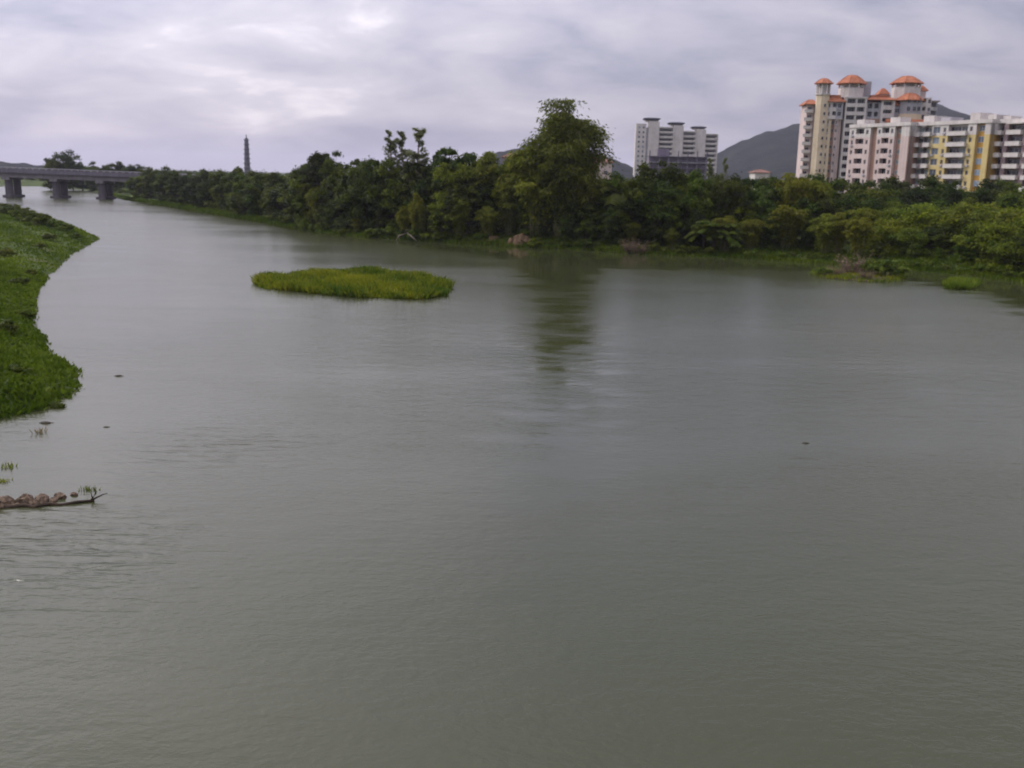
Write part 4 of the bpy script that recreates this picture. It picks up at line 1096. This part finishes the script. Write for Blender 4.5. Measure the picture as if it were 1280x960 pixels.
# ------------------------------------------------------------------ grass
def blades(pts, hmin, hmax, wdt, rg, patch=9.0, lean=.35):
    n = len(pts); w = wob(pts[:, 0]*patch*.22, pts[:, 1]*patch*.22)
    h = hmin+(hmax-hmin)*np.clip(.5+.33*w+rg.normal(size=n)*.18, 0, 1)
    a = rg.uniform(0, 6.28, n); T = np.stack([np.cos(a)*lean*rg.random(n), np.sin(a)*lean*rg.random(n), np.ones(n)], 1)
    T /= np.linalg.norm(T, axis=1, keepdims=True)
    b = rg.uniform(0, 6.28, n); N = np.stack([np.cos(b), np.sin(b), np.full(n, .35)], 1)
    C = pts+T*(h*.46)[:, None]
    V, Fc = leaf_cards(C, N, h*1.05, wdt*rg.uniform(.6, 1.5, n), rg, T=T)
    lv = np.clip(.36+.20*wob(pts[:, 0]*.8+3, pts[:, 1]*.8)+.16*wob(pts[:, 0]*3.1+1, pts[:, 1]*2.3)+rg.normal(size=n)*.18, 0, 1)
    return V, Fc, lv
rg = np.random.default_rng(5)
def scatter(n, lo, hi): return np.column_stack([rg.uniform(lo[0], hi[0], n), rg.uniform(lo[1], hi[1], n)])
# left bank, denser close by
near = np.array(bank_near[:16]); S = np.concatenate([scatter(260000, (-95, 36), (-12, 110)), scatter(150000, (-170, 110), (-50, 260))])
d = sdf(S, bank_near); ok = (d > -.25) & (d < 42)
vis = S[:, 0]/S[:, 1] > -.60
S = S[ok & vis]; z = heights(S)
V, Fc, lv = blades(np.column_stack([S, z-.05]), .10, .58, .20, rg, 9.0, 1.5)
o = link('bank_grass', mesh_np('bank_grass', V, Fc, M['leaf_weed'], lv)); tag(o, 'thick green grass covering the near left river bank', 'grass', kind='stuff')
# far bank: a strip above the waterline
pl = np.array([G2(*q) for q in FAR_SHORE_PX[2:18]]); seg = np.linalg.norm(np.diff(pl, axis=0), axis=1); cum = np.concatenate([[0], np.cumsum(seg)])
n = 90000; t = rg.random(n)*cum[-1]; sx = np.interp(t, cum, pl[:, 0]); sy = np.interp(t, cum, pl[:, 1])
out_ = np.where(sx > 25, 4.5, 1.2)*(.35+.65*np.clip(.5+.5*np.sin(t*.19)+.3*np.sin(t*.53), 0, 1.2))
back = -out_*rg.random(n)**1.6*(rg.random(n) < .35)+10*rg.random(n)**1.4*(rg.random(n) < .8)
nrm = np.column_stack([sx, sy]); nrm /= np.linalg.norm(nrm, axis=1, keepdims=True)
S = np.column_stack([sx, sy])+nrm*back[:, None]; z = np.maximum(heights(S), -.02)
V, Fc, lv = blades(np.column_stack([S, z-.04]), .18, .8, .22, rg)
o = link('bank_grass', mesh_np('bank_grass', V, Fc, M['leaf_shrub'], lv*.8)); tag(o, 'grass and waterweed fringe along the far bank', 'grass', kind='stuff')
n = 60000; t = cum[-1]-rg.random(n)**1.2*230; sx = np.interp(t, cum, pl[:, 0]); sy = np.interp(t, cum, pl[:, 1])
nrm = np.column_stack([sx, sy]); nrm /= np.linalg.norm(nrm, axis=1, keepdims=True)
S = np.column_stack([sx, sy])+nrm*(14*rg.random(n)-.2)[:, None]; z = np.maximum(heights(S), -.02)
V, Fc, lv = blades(np.column_stack([S, z-.04]), .2, .8, .26, rg)
o = link('bank_grass', mesh_np('bank_grass', V, Fc, M['leaf_weed'], lv)); tag(o, 'open strip of bright grass between the far trees and the water near the road bridge', 'grass', kind='stuff')

# ------------------------------------------------------------------ grassy islets in the river
def islet(name, label, outline_px, n, hmin, hmax, leaf, wd, group=None, cat='islet'):
    poly = np.array([G2(*q) for q in outline_px]); c = poly.mean(0)
    root = empty(name, (c[0], c[1], 0)); tag(root, label, cat, group)
    P0 = poly-c; m_ = len(P0)
    V = [(x*.93, y*.93, -.6) for x, y in P0]+[(x*.93, y*.93, .04) for x, y in P0]+[(x*.8, y*.8, .14) for x, y in P0]+[(0, 0, .22)]
    Fc = []
    for k in range(m_):
        k2 = (k+1) % m_; Fc += [(k, k2, m_+k2, m_+k), (m_+k, m_+k2, 2*m_+k2, 2*m_+k), (2*m_+k, 2*m_+k2, 3*m_)]
    link('soil', mesh_np('soil', V, Fc, M['mud']), root)
    lo, hi = P0.min(0), P0.max(0); S = scatter(n, lo, hi); d = sdf(S, P0); e_ = .42*wob(S[:, 0]*2.2, S[:, 1]*2.2); S = S[d > -.05+e_*.9]
    z = np.full(len(S), -.04)
    V, Fc, lv = blades(np.column_stack([S, z]), hmin, hmax, wd, rg, 14.0, 1.1)
    g = link('grass', mesh_np('grass', V, Fc, M[leaf], lv), root); g['kind'] = 'stuff'
    return root
islet('grass_island', 'long low floating island of yellow green grass in mid river',
      [(316, 352), (330, 361), (360, 364), (400, 368), (450, 372), (500, 374), (535, 374), (560, 370), (563, 362), (555, 354), (535, 348), (500, 344), (460, 341), (420, 340), (385, 342), (350, 346), (326, 347)], 40000, .10, 1.25, 'leaf_island', .17)
islet('grass_islet', 'small round tuft of bright green grass standing alone in the water',
      [(1177, 358), (1190, 362), (1207, 362.5), (1221, 360), (1224, 356), (1214, 353), (1198, 352), (1184, 353.5)], 7000, .35, 1.15, 'leaf_weed', .13)
islet('bush_islet', 'weedy islet of dry reeds and shrubs off the wooded bank',
      [(1012, 343), (1030, 348), (1060, 351), (1085, 353), (1110, 353), (1130, 349), (1128, 343), (1105, 339), (1070, 337), (1035, 337), (1018, 339)], 5000, .2, .75, 'leaf_island', .12)
def on_water(px, py, kind, h, w, label, group=None):
    q = on_level(px, py); return put(kind, (q.x, q.y, .05), h, w, label, group)
on_water(1110, 346, 'brightbush', 3.0, 1.25, 'bright green leafy shrub on the weedy islet')
on_water(1094, 345, 'bush', 2.5, 1.2, 'rounded green shrub on the weedy islet')
on_water(1066, 343, 'dead', 3.4, 1.3, 'tall bare grey brown twigs standing on the weedy islet')
on_water(1046, 345, 'dead', 1.9, 1.3, 'low dry brown brush on the weedy islet')
on_water(1082, 350, 'dead', 1.7, 1.4, 'dry brown reeds at the front edge of the weedy islet')
on_water(1028, 345, 'brightbush', 1.5, 1.4, 'low yellow green shrub at the end of the weedy islet')
# shrubs on the near left bank
for px, py, h, w in ((42, 284, 3.0, 1.1), (56, 282, 2.7, 1.1), (28, 280, 3.0, 1.2), (68, 284, 2.2, 1.2), (80, 288, 1.8, 1.3), (94, 292, 1.3, 1.3), (12, 272, 2.8, 1.2), (-6, 270, 2.8, 1.2), (34, 270, 2.4, 1.2), (18, 264, 2.2, 1.3), (2, 262, 2.2, 1.3), (62, 296, 1.4, 1.2), (48, 306, 1.2, 1.2), (10, 400, 1.1, 1.2), (22, 345, 1.2, 1.3), (8, 318, 1.4, 1.3), (36, 332, 1.0, 1.2), (20, 450, .8, 1.3), (62, 470, .7, 1.3), (30, 375, 1.0, 1.3)):
    q = on_level(px, py, 1.6); z = ground_z(q.x, q.y); big = h > 2; lb = ('large rounded dark green shrub on the crest of the grassy near left bank' if big else 'mid sized green shrub on the slope of the grassy near left bank' if h > 1.15 else 'low green shrub half hidden in the grass of the near left bank'); put('bush', (q.x, q.y, z-.1), h, w, lb, 'large shrubs on the near left bank' if big else 'mid sized shrubs on the near left bank' if h > 1.15 else 'low shrubs on the near left bank')

# ------------------------------------------------------------------ rocks, driftwood and floating bits
ROCKS = []
for s in range(4):
    rg2 = np.random.default_rng(300+s); b = MB().lathe(0, 0, [(.25, -.5), (.8, -.32), (1.0, 0), (.86, .32), (.5, .55), (.12, .62)], 9)
    V = np.array(b.v); V *= 1+rg2.normal(size=(len(V), 1))*.10; V += rg2.normal(size=V.shape)*.05
    ROCKS.append(mesh_np('rock', V, b.f, M['rock']))
for i, (px, py, sx_, sy_, sz_, lb) in enumerate(((-14, 634, .52, .36, .50, None), (5, 630, .38, .30, .42, None), (19, 633, .22, .18, .14, None), (31, 628, .34, .28, .44, None), (42, 630, .22, .18, .20, None), (53, 626, .42, .26, .36, None), (67, 626, .2, .16, .16, None), (75, 622, .26, .18, .26, None), (93, 619, .15, .11, .14, 'small dark stone at the tip of the stone spit'))):
    q = on_level(px, py); o = link('rock', ROCKS[i % 4], None, (q.x, q.y, .02)); o.scale = (sx_, sy_, sz_); o.rotation_euler = (0, 0, i*.37)
    tag(o, lb or 'brown rock in the line of stones breaking the water by the left bank', 'rock', None if lb else 'stones breaking the water by the left bank')
q = on_level(30, 634)
lg = MB().tube([(q.x-1.5, q.y-.05, -.02), (q.x-.9, q.y+.02, .05), (q.x-.5, q.y-.06, -.03), (q.x, q.y+.10, .04), (q.x+.35, q.y+.02, -.03), (q.x+.8, q.y+.30, .05), (q.x+1.2, q.y+.32, -.02), (q.x+1.7, q.y+.58, .05), (q.x+2.2, q.y+.8, .04)], [.15, .10, .13, .08, .12, .07, .09, .05, .04], 7)
lg.tube([(q.x+2.1, q.y+.76, .06), (q.x+2.25, q.y+.84, .30), (q.x+2.20, q.y+.86, .52)], [.04, .03, .012], 5)
lg.tube([(q.x+2.1, q.y+.76, .06), (q.x+2.45, q.y+.92, .22), (q.x+2.62, q.y+1.0, .26)], [.04, .025, .01], 5)
lg.tube([(q.x+2.15, q.y+.78, .10), (q.x+2.05, q.y+.86, .34)], [.03, .01], 5)
tag(lg.build('driftwood_log', M['mud'], smooth=True), 'dark wet driftwood with a raised twig end lying along the line of stones', 'driftwood')
rgw = np.random.default_rng(9)
def weed(px, py, h, n, label, leaf='leaf_shrub'):
    q = on_level(px, py); pts = np.column_stack([rgw.normal(size=n)*.16, rgw.normal(size=n)*.12, np.full(n, -.05)])
    V, Fc, lv = blades(pts, h*.25, h*1.25, .035, rgw, 1, 1.3); o = link('water_weed', mesh_np('water_weed', V, Fc, M[leaf], lv), None, (q.x, q.y, 0))
    tag(o, label, 'weed'); return o
weed(111, 612, .22, 30, 'small green weed standing at the tip of the stone spit')
weed(10, 584, .26, 34, 'green weed in the water between the stones and the grassy bank')
weed(5, 602, .22, 26, 'thin pale weed just behind the line of stones', 'leaf_island')
weed(51, 541, .34, 26, 'thin weed stalks in the water off the grassy bank', 'leaf_dry')
for i, (px, py, s, lb) in enumerate(((148, 470, .16, 'dark clump of floating debris off the tip of the grassy bank bulge'), (57, 529, .20, 'dark clump of floating debris close to the grassy bank'), (133, 534, .10, 'tiny dark twig floating between debris clumps'), (1007, 554, .11, 'lone dark scrap floating on open water'))):
    q = on_level(px, py); b = MB()
    b.lathe(0, 0, [(.5, -.2), (1, 0), (.8, .28), (.25, .45)], 8, 0, 1.4, .8); b.tube([(-1.6, 0, .0), (0, .1, .25), (1.9, .3, .1)], [.1, .14, .05], 5)
    V = np.array(b.v)*s; o = link('floating_debris', mesh_np('floating_debris', V, b.f, M['debris']), None, (q.x, q.y, 0)); tag(o, lb, 'debris')
# fallen branch arching out of the water by the far bank
a, b_, c = on_level(495, 300.5), on_level(505, 300), on_level(524, 303.5)
br_ = MB().tube([(a.x, a.y, -.1), (a.x+.6, a.y, .9), (b_.x+.6, b_.y, 1.35), (c.x-1.0, c.y, .8), (c.x, c.y, -.1)], [.12, .12, .11, .09, .06], 6)
br_.tube([(b_.x, b_.y, 1.3), (b_.x+.5, b_.y-.3, 1.9), (b_.x+1.2, b_.y-.4, 2.1)], [.06, .04, .015], 5)
tag(br_.build('fallen_branch', M['bark_pale'], smooth=True), 'pale bare branch arching over the water below the bamboo thicket', 'branch')
# bare earth slips on the bank
for i, (px, py, w_, h_, lb) in enumerate(((618, 292, 1.5, 1.5, 'small reddish bare earth slip on the far bank'), (650, 291, 2.6, 2.0, 'wide reddish bare earth slip beside the tallest bamboo'), (1235, 336, 3.4, 0.45, 'low bare reddish mud edge under the wood'))):
    q = on_level(px, shore_y(px)); d = Vector((q.x, q.y, 0)).normalized(); q = q+d*1.6
    n, k = 14, 7; V = []; rg3 = np.random.default_rng(500+i)
    for j in range(k+1):
        for ii_ in range(n+1):
            u = ii_/n*2-1; t = j/k; ed = 1-.35*u*u
            V.append((u*w_*(1-.2*t), -1.4+t*2.2+rg3.normal()*.22, -.5+t*(h_+.5)*ed+rg3.normal()*.20))
    for ii_ in range(n+1): u = ii_/n*2-1; V.append((u*w_*.8, 2.4, -.6))
    Fc = [(j*(n+1)+s, j*(n+1)+s+1, (j+1)*(n+1)+s+1, (j+1)*(n+1)+s) for j in range(k+1) for s in range(n)]
    o = link('earth_bank', mesh_np('earth_bank', V, Fc, M['soil_red'], smooth=True), None, (q.x, q.y, 0)); o.rotation_euler = (0, 0, math.atan2(-d.x, d.y))
    tag(o, lb, 'earth bank')

# ------------------------------------------------------------------ haze
mt, nt, out = new_mat('haze'); pv = nt.nodes.new('ShaderNodeVolumePrincipled')
pv.inputs['Color'].default_value = (0.82, 0.82, 0.97, 1); pv.inputs['Density'].default_value = 0.000075; pv.inputs['Anisotropy'].default_value = 0.2
nt.links.new(pv.outputs[0], out.inputs['Volume'])
hb = MB().box(-15000, 15000, -2000, 20000, -3.5, 330).build('haze', mt); tag(hb, 'thin pale blue haze lying over the whole river valley', 'haze', kind='stuff')
